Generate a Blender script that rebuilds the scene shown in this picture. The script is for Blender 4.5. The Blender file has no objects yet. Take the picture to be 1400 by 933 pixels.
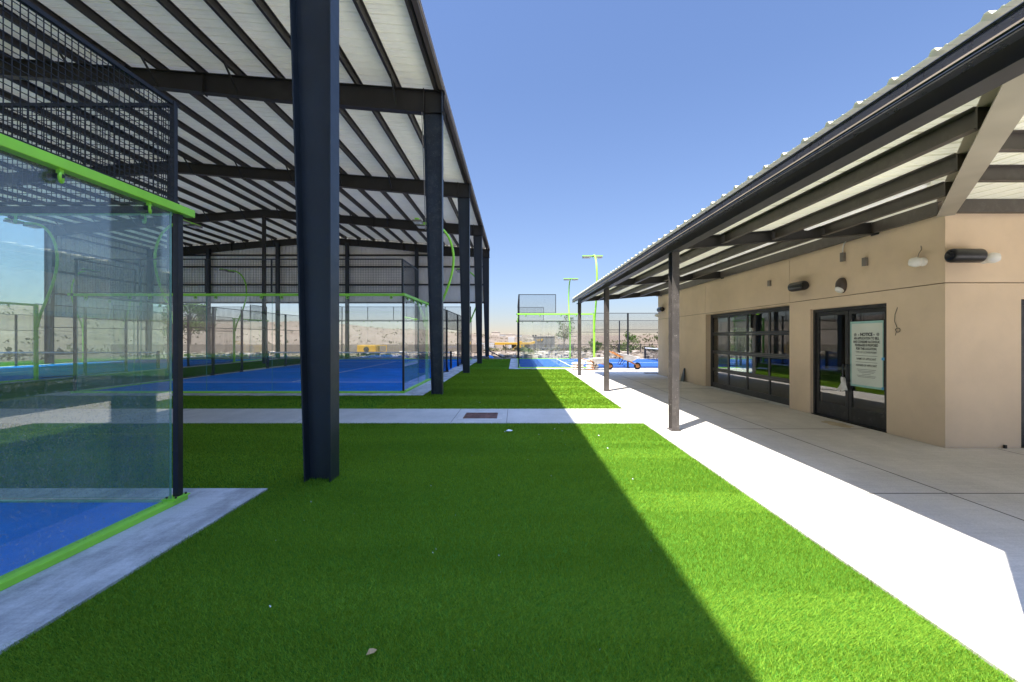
import bpy, bmesh, math, random
import numpy as np
from mathutils import Vector, Matrix
random.seed(7); rng = np.random.default_rng(7)
SC = bpy.context.scene
COL = SC.collection
PI = math.pi
R = math.radians

# ------------------------------------------------------------------ materials
def new_mat(name):
    m = bpy.data.materials.new(name); m.use_nodes = True
    nt = m.node_tree
    for n in list(nt.nodes): nt.nodes.remove(n)
    out = nt.nodes.new('ShaderNodeOutputMaterial')
    return m, nt, out
def N(nt, t, **kw):
    n = nt.nodes.new(t)
    for k, v in kw.items():
        if k in n.inputs: n.inputs[k].default_value = v
        else: setattr(n, k, v)
    return n
def ramp(nt, fac, stops):
    r = nt.nodes.new('ShaderNodeValToRGB')
    e = r.color_ramp.elements
    while len(e) < len(stops): e.new(0.5)
    for i, (p, c) in enumerate(stops):
        e[i].position = p
        e[i].color = c if len(c) == 4 else (*c, 1)
    nt.links.new(fac, r.inputs[0])
    return r
def noise(nt, scale, detail=4, rough=.6, coord='Object', stretch=None):
    tc = nt.nodes.new('ShaderNodeTexCoord')
    src = tc.outputs[coord]
    if stretch:
        mp = nt.nodes.new('ShaderNodeMapping'); mp.inputs['Scale'].default_value = stretch
        nt.links.new(src, mp.inputs[0]); src = mp.outputs[0]
    n = N(nt, 'ShaderNodeTexNoise', Scale=scale, Detail=detail, Roughness=rough)
    nt.links.new(src, n.inputs['Vector'])
    return n
def mix(nt, fac, a, b, mode='MIX'):
    m = nt.nodes.new('ShaderNodeMix'); m.data_type = 'RGBA'; m.blend_type = mode
    for sock, v in ((0, fac), (6, a), (7, b)):
        if hasattr(v, 'links') or isinstance(v, bpy.types.NodeSocket): nt.links.new(v, m.inputs[sock])
        else: m.inputs[sock].default_value = v if sock == 0 else ((*v, 1) if len(v) == 3 else v)
    return m.outputs[2]

def pmat(name, c, rough=.5, metal=0., var=.15, scale=3., bump=0., bscale=60., stretch=None, speck=0., speck_c=(.6, .58, .54), thin=0., dust=0., dust_c=(.45, .42, .38), spec=.5, emit=None):
    """painted / mineral surface: base colour with large soft variation, fine specks, dust patches and bump"""
    m, nt, out = new_mat(name)
    b = N(nt, 'ShaderNodeBsdfPrincipled', Roughness=rough, Metallic=metal)
    b.inputs['Specular IOR Level'].default_value = spec
    n1 = noise(nt, scale, 5, .6, stretch=stretch)
    lo = tuple(x*(1-var) for x in c); hi = tuple(min(1, x*(1+var)) for x in c)
    col = ramp(nt, n1.outputs[0], [(.3, lo), (.7, hi)]).outputs[0]
    if dust:
        n2 = noise(nt, scale*2.3+1, 8, .75)
        f = ramp(nt, n2.outputs[0], [(.5, (0, 0, 0)), (.8, (dust, dust, dust))]).outputs[0]
        col = mix(nt, f, col, dust_c)
    if speck:
        n3 = noise(nt, 55, 2, .5)
        f = ramp(nt, n3.outputs[0], [(.72-speck*.1, (0, 0, 0)), (.76-speck*.1, (.8, .8, .8))]).outputs[0]
        col = mix(nt, f, col, speck_c)
    nt.links.new(col, b.inputs['Base Color'])
    r2 = noise(nt, scale*4, 3, .6)
    rr = N(nt, 'ShaderNodeMapRange'); rr.inputs[3].default_value = max(.05, rough-.1); rr.inputs[4].default_value = min(1, rough+.12)
    nt.links.new(r2.outputs[0], rr.inputs[0]); nt.links.new(rr.outputs[0], b.inputs['Roughness'])
    if bump:
        n4 = noise(nt, bscale, 6, .65)
        bp = N(nt, 'ShaderNodeBump', Strength=bump, Distance=.01)
        nt.links.new(n4.outputs[0], bp.inputs['Height']); nt.links.new(bp.outputs[0], b.inputs['Normal'])
    if emit:
        b.inputs['Emission Color'].default_value = (*emit[0], 1); b.inputs['Emission Strength'].default_value = emit[1]
    if thin:      # translucency added so daylight glows through and lifts the shade below
        tl = N(nt, 'ShaderNodeBsdfTranslucent'); nt.links.new(col, tl.inputs[0])
        mx = nt.nodes.new('ShaderNodeMixShader'); mx.inputs[0].default_value = thin
        nt.links.new(b.outputs[0], mx.inputs[1]); nt.links.new(tl.outputs[0], mx.inputs[2]); nt.links.new(mx.outputs[0], out.inputs[0])
        return m
    nt.links.new(b.outputs[0], out.inputs[0])
    return m

def glass_mat(name, tint=(.9, .97, .94), dust=.06, ior=1.52, streak=.0, gl=(1, 1, 1)):
    """flat sheet glass: fresnel mirror + clear pass-through, with a thin uneven film of dust and dried spots"""
    m, nt, out = new_mat(name)
    tr = N(nt, 'ShaderNodeBsdfTransparent'); tr.inputs[0].default_value = (*tint, 1)
    gl_ = N(nt, 'ShaderNodeBsdfGlossy', Roughness=.0); gl_.inputs[0].default_value = (*gl, 1)
    fr = N(nt, 'ShaderNodeFresnel')          # same mirror strength on the way in and on the way out of the sheet
    ge = nt.nodes.new('ShaderNodeNewGeometry'); io = N(nt, 'ShaderNodeMapRange')
    io.inputs[3].default_value = ior; io.inputs[4].default_value = 1/ior
    nt.links.new(ge.outputs['Backfacing'], io.inputs[0]); nt.links.new(io.outputs[0], fr.inputs['IOR'])
    mx = nt.nodes.new('ShaderNodeMixShader')
    nt.links.new(fr.outputs[0], mx.inputs[0]); nt.links.new(tr.outputs[0], mx.inputs[1]); nt.links.new(gl_.outputs[0], mx.inputs[2])
    last = mx.outputs[0]
    if dust:
        df = N(nt, 'ShaderNodeBsdfDiffuse'); df.inputs[0].default_value = (.78, .80, .78, 1)
        tl = N(nt, 'ShaderNodeBsdfTranslucent'); tl.inputs[0].default_value = (.78, .80, .78, 1)
        dm = nt.nodes.new('ShaderNodeMixShader'); dm.inputs[0].default_value = .45
        nt.links.new(df.outputs[0], dm.inputs[1]); nt.links.new(tl.outputs[0], dm.inputs[2])
        n1 = noise(nt, 2.2, 7, .7, stretch=(1, 1, .6)); n2 = noise(nt, 46, 3, .6); n3 = noise(nt, 42, 3, .6)
        f1 = ramp(nt, n1.outputs[0], [(.36, (.12, .12, .12)), (.66, (1, 1, 1))]).outputs[0]
        f2 = ramp(nt, n2.outputs[0], [(.44, (.55, .55, .55)), (.62, (1.0, 1.0, 1.0))]).outputs[0]
        f3 = ramp(nt, n3.outputs[0], [(.60, (0, 0, 0)), (.68, (1, 1, 1))]).outputs[0]
        mm = N(nt, 'ShaderNodeMath', operation='MULTIPLY'); nt.links.new(f1, mm.inputs[0]); nt.links.new(f2, mm.inputs[1])
        m2 = N(nt, 'ShaderNodeMath', operation='MULTIPLY'); nt.links.new(mm.outputs[0], m2.inputs[0]); m2.inputs[1].default_value = dust*1.6
        m3 = N(nt, 'ShaderNodeMath', operation='MULTIPLY_ADD'); nt.links.new(f3, m3.inputs[0]); m3.inputs[1].default_value = dust*4.5
        nt.links.new(m2.outputs[0], m3.inputs[2])
        mx2 = nt.nodes.new('ShaderNodeMixShader')
        nt.links.new(m3.outputs[0], mx2.inputs[0]); nt.links.new(last, mx2.inputs[1]); nt.links.new(dm.outputs[0], mx2.inputs[2])
        last = mx2.outputs[0]
    nt.links.new(last, out.inputs[0])
    return m

def concrete_mat(name, c, stain=.3):
    m, nt, out = new_mat(name)
    b = N(nt, 'ShaderNodeBsdfPrincipled', Roughness=.85)
    b.inputs['Specular IOR Level'].default_value = .25
    n1 = noise(nt, .5, 6, .6); n2 = noise(nt, 2.6, 9, .72, stretch=(1, .4, 1)); n3 = noise(nt, 90, 3, .6)
    col = ramp(nt, n1.outputs[0], [(.3, tuple(x*.82 for x in c)), (.7, tuple(min(1, x*1.06) for x in c))]).outputs[0]
    f = ramp(nt, n2.outputs[0], [(.40, (stain, stain, stain)), (.56, (0, 0, 0))]).outputs[0]
    col = mix(nt, f, col, tuple(x*.55 for x in c))
    g = ramp(nt, n3.outputs[0], [(.3, (.86, .86, .86)), (.7, (1.08, 1.08, 1.08))]).outputs[0]
    col = mix(nt, 1., col, g, 'MULTIPLY')
    n5 = noise(nt, 14, 4, .7, stretch=(.12, 3.2, 1))
    g2 = ramp(nt, n5.outputs[0], [(.35, (.93, .93, .93)), (.65, (1.05, 1.05, 1.05))]).outputs[0]
    col = mix(nt, 1., col, g2, 'MULTIPLY')
    nt.links.new(col, b.inputs['Base Color'])
    bp = N(nt, 'ShaderNodeBump', Strength=.25, Distance=.004)
    nt.links.new(n3.outputs[0], bp.inputs['Height']); nt.links.new(bp.outputs[0], b.inputs['Normal'])
    nt.links.new(b.outputs[0], out.inputs[0])
    return m

def leaf_mat(name, c1, c2, trans=.35, scale=1.2, big=None, tcol=(1, 1, 1)):
    m, nt, out = new_mat(name)
    n1 = noise(nt, scale, 4, .7)
    col = ramp(nt, n1.outputs[0], [(.3, c1), (.7, c2)]).outputs[0]
    if big:
        n2 = noise(nt, big, 3, .6, stretch=(.22, 1.3, 1))
        g = ramp(nt, n2.outputs[0], [(.34, (.78, .82, .76)), (.66, (1.14, 1.1, 1.14))]).outputs[0]
        col = mix(nt, 1., col, g, 'MULTIPLY')
    d = N(nt, 'ShaderNodeBsdfDiffuse'); t = N(nt, 'ShaderNodeBsdfTranslucent')
    nt.links.new(col, d.inputs[0]); nt.links.new(mix(nt, 1., col, tcol, 'MULTIPLY'), t.inputs[0])
    mx = nt.nodes.new('ShaderNodeMixShader'); mx.inputs[0].default_value = trans
    nt.links.new(d.outputs[0], mx.inputs[1]); nt.links.new(t.outputs[0], mx.inputs[2])
    nt.links.new(mx.outputs[0], out.inputs[0])
    return m

M = {}
M['navy'] = pmat('navy_steel', (.010, .0165, .026), .42, 0, .25, 1.5, .05, 30, dust=.02)
M['navy_dusty'] = pmat('navy_steel_dusty', (.009, .017, .029), .42, 0, .25, 1.5, .05, 30, dust=.12, speck=.35)
M['charcoal'] = pmat('charcoal_steel', (.014, .0125, .012), .5, 0, .25, 2, .03, 30, dust=.02)
M['purlin'] = pmat('purlin_steel', (.018, .015, .014), .5, 0, .2, 2, dust=.03)
M['roof'] = pmat('cream_roof_sheet', (.84, .81, .70), .38, 0, .06, 1.1, thin=.032, dust=.06, dust_c=(.42, .38, .32))
M['canopy_roof'] = pmat('canopy_roof_sheet', (.82, .79, .61), .38, 0, .06, 1.1, thin=.085, dust=.06)
M['siding'] = pmat('siding_sheet', (.80, .775, .74), .5, 0, .1, .7, dust=.12)
M['trim'] = pmat('bronze_trim', (.045, .036, .032), .4, 0, .2, 2)
M['lip_highlight'] = pmat('lip_highlight', (.33, .27, .21), .4, 0, .2, 2)  # tan strips paint the lit highlight along the gutter edges
M['green'] = pmat('lime_paint', (.29, .70, .05), .38, 0, .08, 4, dust=.12, dust_c=(.4, .5, .25))
M['black'] = pmat('black_paint', (.008, .009, .012), .45, 0, .3, 4, dust=.03)
M['wire'] = pmat('black_wire', (.006, .007, .010), .5)
M['bolt'] = pmat('bolt_steel', (.05, .05, .05), .4, .8)
M['glass_near'] = glass_mat('dusty_glass', (.92, .985, .96), .048, 1.6)
M['glass'] = glass_mat('court_glass', (.97, .99, .983), .0225, 1.52)
M['glass_edge'] = pmat('glass_edge', (.16, .42, .34), .15, 0, .2, 20)
M['glass_door'] = glass_mat('tinted_door_glass', (.62, .64, .62), .012, 1.75)
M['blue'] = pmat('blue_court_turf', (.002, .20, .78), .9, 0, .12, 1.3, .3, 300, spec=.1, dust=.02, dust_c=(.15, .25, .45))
M['blue_sun_darkened'] = pmat('sun_toned_court_turf', (.022, .075, .24), .9, 0, .15, 1.3, .3, 300, spec=.1, dust=.05, dust_c=(.15, .18, .24))  # court blue darkened to offset the bright sun on the open air court
M['line'] = pmat('white_line', (.72, .74, .76), .8, 0, .08, 5)
M['conc'] = concrete_mat('walk_concrete', (.54, .505, .465), .2)
M['conc_rough'] = concrete_mat('slab_concrete', (.56, .56, .57), .95)
M['joint'] = pmat('joint_filler', (.07, .065, .06), .9)
M['stucco'] = pmat('stucco', (.70, .545, .385), .9, 0, .09, .7, .5, 160, spec=.2, dust=.16, dust_c=(.42, .34, .27))
M['stucco_gap'] = pmat('stucco_gap', (.20, .15, .11), .9)
M['post'] = pmat('canopy_post_paint', (.060, .052, .048), .45, 0, .2, 2, dust=.3, dust_c=(.30, .27, .24), speck=.15)
M['canopy_steel'] = pmat('canopy_steel', (.072, .061, .052), .45, 0, .2, 2, dust=.12)
M['edge_steel'] = pmat('edge_beam_steel', (.042, .040, .042), .45, 0, .2, 2, dust=.06)
M['bounce_lit_steel'] = pmat('bounce_lit_beige_steel', (.36, .32, .25), .5, 0, .12, 2)  # bounce light on the hip beam is put into this lighter beige
M['gutter'] = pmat('gutter_paint', (.030, .032, .040), .28, 0, .2, 3)
M['interior'] = pmat('interior_paint', (.16, .15, .14), .9)
M['interior_floor'] = pmat('interior_floor', (.14, .13, .12), .6)
M['frame'] = pmat('door_frame_paint', (.018, .017, .017), .42, 0, .25, 3, dust=.12, speck=.05)
M['rollframe'] = pmat('rollup_frame_paint', (.035, .033, .032), .4, 0, .2, 3, dust=.1)
M['paper'] = pmat('paper', (.62, .66, .58), .9, 0, .06, 2)
M['tape'] = pmat('painter_tape', (.30, .52, .47), .8, 0, .1, 8)
M['tape_blue'] = pmat('blue_tape', (.09, .35, .62), .8)
M['ink'] = pmat('ink', (.03, .03, .03), .9)
M['ink_grey'] = pmat('ink_grey', (.16, .165, .15), .9)
M['cloth'] = pmat('white_cloth', (.70, .67, .62), .95, 0, .1, 20, .4, 40)
M['plastic_white'] = pmat('white_plastic', (.74, .73, .68), .4, 0, .06, 6)
M['plastic_black'] = pmat('black_plastic', (.012, .012, .012), .35, 0, .3, 8)
M['lens'] = pmat('dark_lens', (.01, .012, .016), .08)
M['brown'] = pmat('brown_plastic', (.07, .05, .04), .45)
M['grey_box'] = pmat('grey_metal_box', (.20, .18, .16), .5, .2)
M['led'] = pmat('led_tube', (.8, .8, .8), .4, emit=((1, .97, .92), .05))
M['lamp_off'] = pmat('lamp_glass', (.55, .56, .58), .25)
M['rust'] = pmat('rusty_iron', (.16, .075, .055), .8, .3, .5, 9, .4, 50)
M['tray'] = pmat('grey_tray', (.55, .53, .50), .5, 0, .15, 5, dust=.3)
M['orange'] = pmat('orange_wood', (.40, .15, .035), .5, 0, .2, 6)
M['rubber'] = pmat('rubber', (.015, .015, .015), .8)
M['bag'] = pmat('cement_bag_paper', (.70, .66, .58), .9, 0, .12, 6, .3, 25)
M['bag_print'] = pmat('bag_print', (.45, .16, .08), .9)
M['yellow'] = pmat('yellow_paint', (.40, .225, .015), .5, 0, .12, 2)
M['grey_wall'] = pmat('grey_block_wall', (.10, .098, .095), .9, 0, .12, .4)
M['tan_wall'] = pmat('tan_wall', (.42, .36, .30), .9, 0, .12, .4)
M['brown_wall'] = pmat('brown_block_wall', (.15, .12, .095), .9, 0, .2, .6)
M['white_wall'] = pmat('white_wall', (.36, .35, .34), .8, 0, .08, .4)
M['dark_glass'] = pmat('dark_window', (.03, .035, .04), .15)
M['bark'] = pmat('bark', (.12, .09, .065), .9, 0, .3, 6, .5, 30)
M['leaf_olive'] = leaf_mat('olive_leaves', (.05, .075, .02), (.12, .15, .05), .3, 1.5)
M['leaf_green'] = leaf_mat('green_leaves', (.04, .085, .015), (.10, .17, .035), .35, 1.5)
M['leaf_scrub'] = leaf_mat('scrub_leaves', (.09, .09, .05), (.16, .14, .08), .2, .5)
M['rock'] = pmat('rock', (.28, .235, .19), .95, 0, .3, 1.5, .5, 12)
M['tarp'] = pmat('blue_tarp', (.02, .16, .5), .5, 0, .2, 5)
M['dry_leaf'] = pmat('dry_leaf', (.35, .24, .12), .9)
M['wood'] = pmat('weathered_board', (.30, .27, .24), .9, 0, .25, 4)
M['turf_base'] = leaf_mat('turf_backing', (.03, .10, .010), (.075, .18, .02), .0, 160, .35)
M['turf'] = leaf_mat('turf_blades', (.072, .25, .026), (.31, .47, .050), .32, 60, .5, (1.7, 1.1, .5))

def terrain_mat():
    m, nt, out = new_mat('desert_ground')
    b = N(nt, 'ShaderNodeBsdfPrincipled', Roughness=.95)
    b.inputs['Specular IOR Level'].default_value = .1
    n1 = noise(nt, .02, 8, .65); n2 = noise(nt, .35, 8, .7); n3 = noise(nt, .11, 6, .7)
    c = ramp(nt, n1.outputs[0], [(.3, (.135, .10, .073)), (.55, (.17, .133, .10)), (.75, (.20, .163, .13))]).outputs[0]
    g = ramp(nt, n2.outputs[0], [(.35, (.72, .72, .72)), (.65, (1.12, 1.1, 1.08))]).outputs[0]
    c = mix(nt, 1., c, g, 'MULTIPLY')
    f = ramp(nt, n3.outputs[0], [(.55, (0, 0, 0)), (.66, (.6, .6, .6))]).outputs[0]
    c = mix(nt, f, c, (.12, .11, .075))
    nt.links.new(c, b.inputs['Base Color'])
    bp = N(nt, 'ShaderNodeBump', Strength=.8, Distance=.15)
    nt.links.new(n2.outputs[0], bp.inputs['Height']); nt.links.new(bp.outputs[0], b.inputs['Normal'])
    nt.links.new(b.outputs[0], out.inputs[0])
    return m
M['terrain'] = terrain_mat()

# ------------------------------------------------------------------ mesh helpers
WM = {}          # object -> world matrix at creation
class MB:
    def __init__(s): s.v = []; s.f = []; s.mi = []; s.cur = 0
    def face(s, *idx): s.f.append(tuple(idx)); s.mi.append(s.cur)
    def add(s, vs): n = len(s.v); s.v.extend([tuple(p) for p in vs]); return n
    def box(s, x0, x1, y0, y1, z0, z1):
        if x1 < x0: x0, x1 = x1, x0
        if y1 < y0: y0, y1 = y1, y0
        if z1 < z0: z0, z1 = z1, z0
        n = s.add([(x0,y0,z0),(x1,y0,z0),(x1,y1,z0),(x0,y1,z0),(x0,y0,z1),(x1,y0,z1),(x1,y1,z1),(x0,y1,z1)])
        for q in ((0,3,2,1),(4,5,6,7),(0,1,5,4),(1,2,6,5),(2,3,7,6),(3,0,4,7)): s.face(*[n+i for i in q])
        return s
    def obox(s, p0, p1, w, t, up=(0,0,1)):
        """bar from p0 to p1; w = size along side, t = size along up"""
        p0 = Vector(p0); p1 = Vector(p1); d = (p1-p0).normalized(); up = Vector(up)
        side = d.cross(up)
        if side.length < 1e-4: side = d.cross(Vector((1,0,0)))
        side.normalize(); u = side.cross(d).normalized()
        vs = []
        for p in (p0, p1):
            for a, b in ((-1,-1),(1,-1),(1,1),(-1,1)): vs.append(p+side*(a*w/2)+u*(b*t/2))
        n = s.add(vs)
        for q in ((0,3,2,1),(4,5,6,7),(0,1,5,4),(1,2,6,5),(2,3,7,6),(3,0,4,7)): s.face(*[n+i for i in q])
        return s
    def prism(s, poly, axis, a0, a1):
        """poly: 2D points; axis 'y': poly in (x,z); 'x': (y,z); 'z': (x,y)"""
        def P(p, a):
            return {'y': (p[0], a, p[1]), 'x': (a, p[0], p[1]), 'z': (p[0], p[1], a)}[axis]
        k = len(poly)
        n = s.add([P(p, a0) for p in poly]+[P(p, a1) for p in poly])
        s.face(*[n+i for i in range(k)][::-1]); s.face(*[n+k+i for i in range(k)])
        for i in range(k):
            j = (i+1) % k; s.face(n+i, n+j, n+k+j, n+k+i)
        return s
    def tube(s, pts, r, seg=8, caps=True):
        pts = [Vector(p) for p in pts]; k = len(pts)
        rs = r if isinstance(r, (list, tuple)) else [r]*k
        d0 = (pts[1]-pts[0]).normalized()
        u = d0.cross(Vector((0,0,1)))
        if u.length < 1e-3: u = d0.cross(Vector((1,0,0)))
        u.normalize(); n0 = None
        for i, p in enumerate(pts):
            d = (pts[min(i+1,k-1)]-pts[max(i-1,0)]).normalized()
            u = (u-d*u.dot(d)).normalized(); w = d.cross(u)
            n = s.add([p+(u*math.cos(2*PI*a/seg)+w*math.sin(2*PI*a/seg))*rs[i] for a in range(seg)])
            if n0 is None: n0 = n
            if i:
                for a in range(seg):
                    b = (a+1) % seg
                    s.face(n-seg+a, n-seg+b, n+b, n+a)
        if caps:
            s.face(*[n0+a for a in range(seg)][::-1]); s.face(*[n+a for a in range(seg)])
        return s
    def lathe(s, prof, c, axis=(0,0,1), seg=20):
        """prof: list of (radius, height along axis)"""
        ax = Vector(axis).normalized(); u = ax.cross(Vector((0,0,1)))
        if u.length < 1e-3: u = Vector((1,0,0))
        u.normalize(); w = ax.cross(u); c = Vector(c)
        prev = None
        for (r, h) in prof:
            n = s.add([c+ax*h+(u*math.cos(2*PI*a/seg)+w*math.sin(2*PI*a/seg))*max(r, 1e-4) for a in range(seg)])
            if prev is not None:
                for a in range(seg):
                    b = (a+1) % seg; s.face(prev+a, prev+b, n+b, n+a)
            else: first = n
            prev = n
        s.face(*[first+a for a in range(seg)][::-1]); s.face(*[prev+a for a in range(seg)])
        return s
    def torus(s, c, R_, r, axis=(0,0,1), seg=18, seg2=8):
        ax = Vector(axis).normalized(); u = ax.cross(Vector((0,0,1)))
        if u.length < 1e-3: u = Vector((1,0,0))
        u.normalize(); w = ax.cross(u); c = Vector(c)
        n = len(s.v)
        for i in range(seg):
            a = 2*PI*i/seg; d = u*math.cos(a)+w*math.sin(a)
            s.add([c+d*(R_+r*math.cos(2*PI*j/seg2))+ax*(r*math.sin(2*PI*j/seg2)) for j in range(seg2)])
        for i in range(seg):
            for j in range(seg2):
                i2 = (i+1) % seg; j2 = (j+1) % seg2
                s.face(n+i*seg2+j, n+i2*seg2+j, n+i2*seg2+j2, n+i*seg2+j2)
        return s
    def grid_wires(s, o, ex, ez, lx, lz, pitch, t):
        """welded wire grid in the plane o + ex*a + ez*b"""
        o = Vector(o); ex = Vector(ex); ez = Vector(ez); nrm = ex.cross(ez)
        nx = max(1, round(lx/pitch)); nz = max(1, round(lz/pitch))
        for i in range(1, nx):
            p = o+ex*(lx*i/nx); s.obox(p, p+ez*lz, t, t, nrm)
        for j in range(1, nz):
            p = o+ez*(lz*j/nz)+nrm*t*.8; s.obox(p, p+ex*lx, t, t, nrm)
        return s
    def build(s, name, mats, parent=None, smooth=False, bevel=0.):
        me = bpy.data.meshes.new(name)
        inv = WM[parent].inverted() if parent is not None else None
        vs = [inv @ Vector(p) for p in s.v] if inv is not None else s.v
        me.from_pydata([tuple(p) for p in vs], [], s.f)
        if not isinstance(mats, (list, tuple)): mats = [mats]
        for m in mats: me.materials.append(m)
        if max(s.mi or [0]) > 0: me.polygons.foreach_set('material_index', s.mi)
        if smooth: me.polygons.foreach_set('use_smooth', [True]*len(me.polygons))
        bm = bmesh.new(); bm.from_mesh(me); bmesh.ops.recalc_face_normals(bm, faces=bm.faces); bm.to_mesh(me); bm.free()
        if smooth:
            try: me.set_sharp_from_angle(angle=R(40))
            except Exception: pass
        me.update()
        o = bpy.data.objects.new(name, me); COL.objects.link(o)
        if parent is not None: o.parent = parent; WM[o] = WM[parent]
        else: WM[o] = Matrix.Identity(4)
        if bevel:
            b = o.modifiers.new('edge', 'BEVEL'); b.width = bevel; b.segments = 2; b.limit_method = 'ANGLE'; b.angle_limit = R(50)
        return o
def tag(o, label=None, cat=None, group=None, kind=None):
    if label: o['label'] = label
    if cat: o['category'] = cat
    if group: o['group'] = group
    if kind: o['kind'] = kind
    return o
def thing(name, label, cat, loc=(0,0,0), rz=0., group=None):
    o = bpy.data.objects.new(name, None); COL.objects.link(o)
    o.empty_display_size = .3
    o.location = loc; o.rotation_euler = (0,0,rz)
    WM[o] = Matrix.Translation(Vector(loc)) @ Matrix.Rotation(rz, 4, 'Z')
    return tag(o, label, cat, group)
def kids(o): return [c for c in bpy.data.objects if c.parent is o]
def dup(root, loc, rz, label, group=None, mats=None):
    """a copy of a thing with copies of its parts and sub-parts"""
    r = root.copy(); COL.objects.link(r); r.location = loc; r.rotation_euler = (0,0,rz); r['label'] = label
    if group: r['group'] = group
    WM[r] = Matrix.Translation(Vector(loc)) @ Matrix.Rotation(rz, 4, 'Z')
    for ch in kids(root):
        c = ch.copy(); COL.objects.link(c); c.parent = r; WM[c] = WM[r]
        for g in kids(ch):
            d = g.copy(); COL.objects.link(d); d.parent = c; WM[d] = WM[r]
    return r
def struct(o): o['kind'] = 'structure'; return o
def rock_verts(c, r, n=7):
    pass

# ------------------------------------------------------------------ camera, sky, sun
FPX, CX, CY, HC = 583., 704., 462., 1.7
cam = bpy.data.cameras.new('camera'); camo = bpy.data.objects.new('camera', cam); COL.objects.link(camo)
camo.location = (0, 0, HC); camo.rotation_euler = (R(90), 0, 0)
cam.sensor_width = 36.; cam.lens = 36.*FPX/1400; cam.clip_start = .05; cam.clip_end = 30000
cam.shift_x = -(CX-700)/1400; cam.shift_y = -(466.5-CY)/1400
SC.camera = camo
SUN = Vector((-.3585, -.362, 1.)).normalized()
elev = math.asin(SUN.z); azi = math.atan2(SUN.x, SUN.y)
w = bpy.data.worlds.new('World'); SC.world = w; w.use_nodes = True
nt = w.node_tree
bg = nt.nodes['Background']
sky = nt.nodes.new('ShaderNodeTexSky'); sky.sky_type = 'NISHITA'; sky.sun_disc = False
sky.sun_elevation = elev; sky.sun_rotation = azi % (2*PI)
sky.altitude = 1200; sky.air_density = 1.0; sky.dust_density = .4; sky.ozone_density = 1.5
# clear desert sky: the horizon band is evened out a little, lower sky darkened, unseen zenith brightened to fill the shade
bw = nt.nodes.new('ShaderNodeRGBToBW'); nt.links.new(sky.outputs[0], bw.inputs[0])
ma = N(nt, 'ShaderNodeMath', operation='MULTIPLY_ADD'); ma.inputs[1].default_value = .20; ma.inputs[2].default_value = 1.; nt.links.new(bw.outputs[0], ma.inputs[0])
tcw = nt.nodes.new('ShaderNodeTexCoord'); sxyz = nt.nodes.new('ShaderNodeSeparateXYZ'); nt.links.new(tcw.outputs['Generated'], sxyz.inputs[0])
el = ramp(nt, sxyz.outputs[2], [(0., (.272, .24, .255)), (.10, (.282, .27, .292)), (.5, (.282, .284, .318)), (.66, (.30, .302, .34)), (.92, (2.0, 1.95, 2.0))])
dv = N(nt, 'ShaderNodeMath', operation='DIVIDE'); dv.inputs[0].default_value = 1.; nt.links.new(ma.outputs[0], dv.inputs[1])
vm = N(nt, 'ShaderNodeVectorMath', operation='MULTIPLY'); nt.links.new(sky.outputs[0], vm.inputs[0]); nt.links.new(el.outputs[0], vm.inputs[1])
vs_ = N(nt, 'ShaderNodeVectorMath', operation='SCALE'); nt.links.new(vm.outputs[0], vs_.inputs[0]); nt.links.new(dv.outputs[0], vs_.inputs['Scale'])
nt.links.new(vs_.outputs[0], bg.inputs[0]); bg.inputs[1].default_value = .15
sl = bpy.data.lights.new('sun', 'SUN'); so = bpy.data.objects.new('sun', sl); COL.objects.link(so)
sl.energy = 2.2; sl.angle = R(.5); sl.color = (1., .95, .87)
so.rotation_euler = SUN.to_track_quat('Z', 'Y').to_euler()
so.location = (0, 0, 30)
SC.view_settings.view_transform = 'Standard'; SC.view_settings.look = 'None'
SC.view_settings.exposure = 2.78; SC.view_settings.gamma = 1
cy = SC.cycles
cy.use_denoising = True; cy.max_bounces = 10; cy.diffuse_bounces = 5; cy.glossy_bounces = 5; cy.transparent_max_bounces = 40
cy.transmission_bounces = 6; cy.caustics_reflective = False; cy.caustics_refractive = False
cy.sample_clamp_indirect = 6

# ------------------------------------------------------------------ terrain
def sm(a, b, x):
    t = np.clip((x-a)/(b-a), 0, 1); return t*t*(3-2*t)
def terr(x, y):
    r = np.hypot(x, y)
    inside = np.maximum(np.maximum(x-34, -38-x), np.maximum(y-47, -40-y))
    out_ = sm(0, 60, inside)
    drop = -3.2*sm(3, 60, inside) - 3*sm(60, 250, inside)
    az = np.degrees(np.arctan2(x, y))
    # hills on the left and the back left
    H = np.interp(az, [-180, -90, -60, -48, -38, -30, -20, -12, -5, -1, 3], [10, 38, 36, 33, 27, 23, 21, 17, 12, 7, 0])
    wob = .5+.28*np.sin(x*.017+1.1*np.sin(y*.011))+.22*np.sin(x*.041+y*.023)
    hill = H*(sm(150, 480, r))*(.72+.28*wob)
    # scrubby bank on the right
    bank = 4.3*sm(4, 26, x-.07*(y-47))*sm(50, 82, y)*(1-.55*sm(120, 260, r))*(.85+.15*np.sin(x*.21)*np.cos(y*.13))
    far = .0078*np.maximum(r-250, 0)*(1+.12*np.sin(az*.35)+.07*np.sin(az*.9+1))*np.where(r < 3600, 1, 1)
    small = (.10*np.sin(x*.9+y*.4)+.08*np.sin(y*1.3-x*.7))*sm(1, 8, inside)
    return -.03+drop+hill+bank*sm(0, 1, (az > -10)*1.)+far+small
NR, NA = 150, 560
rr = np.concatenate([[.5], np.geomspace(3, 4200, NR-1)])
aa = np.linspace(-PI, PI, NA, endpoint=False)
RR, AA = np.meshgrid(rr, aa, indexing='ij')
X = RR*np.sin(AA); Y = RR*np.cos(AA); Z = terr(X, Y)
v = np.stack([X, Y, Z], -1).reshape(-1, 3)
i = np.arange(NR-1)[:, None]*NA; j = np.arange(NA)[None, :]; j2 = (j+1) % NA
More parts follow.
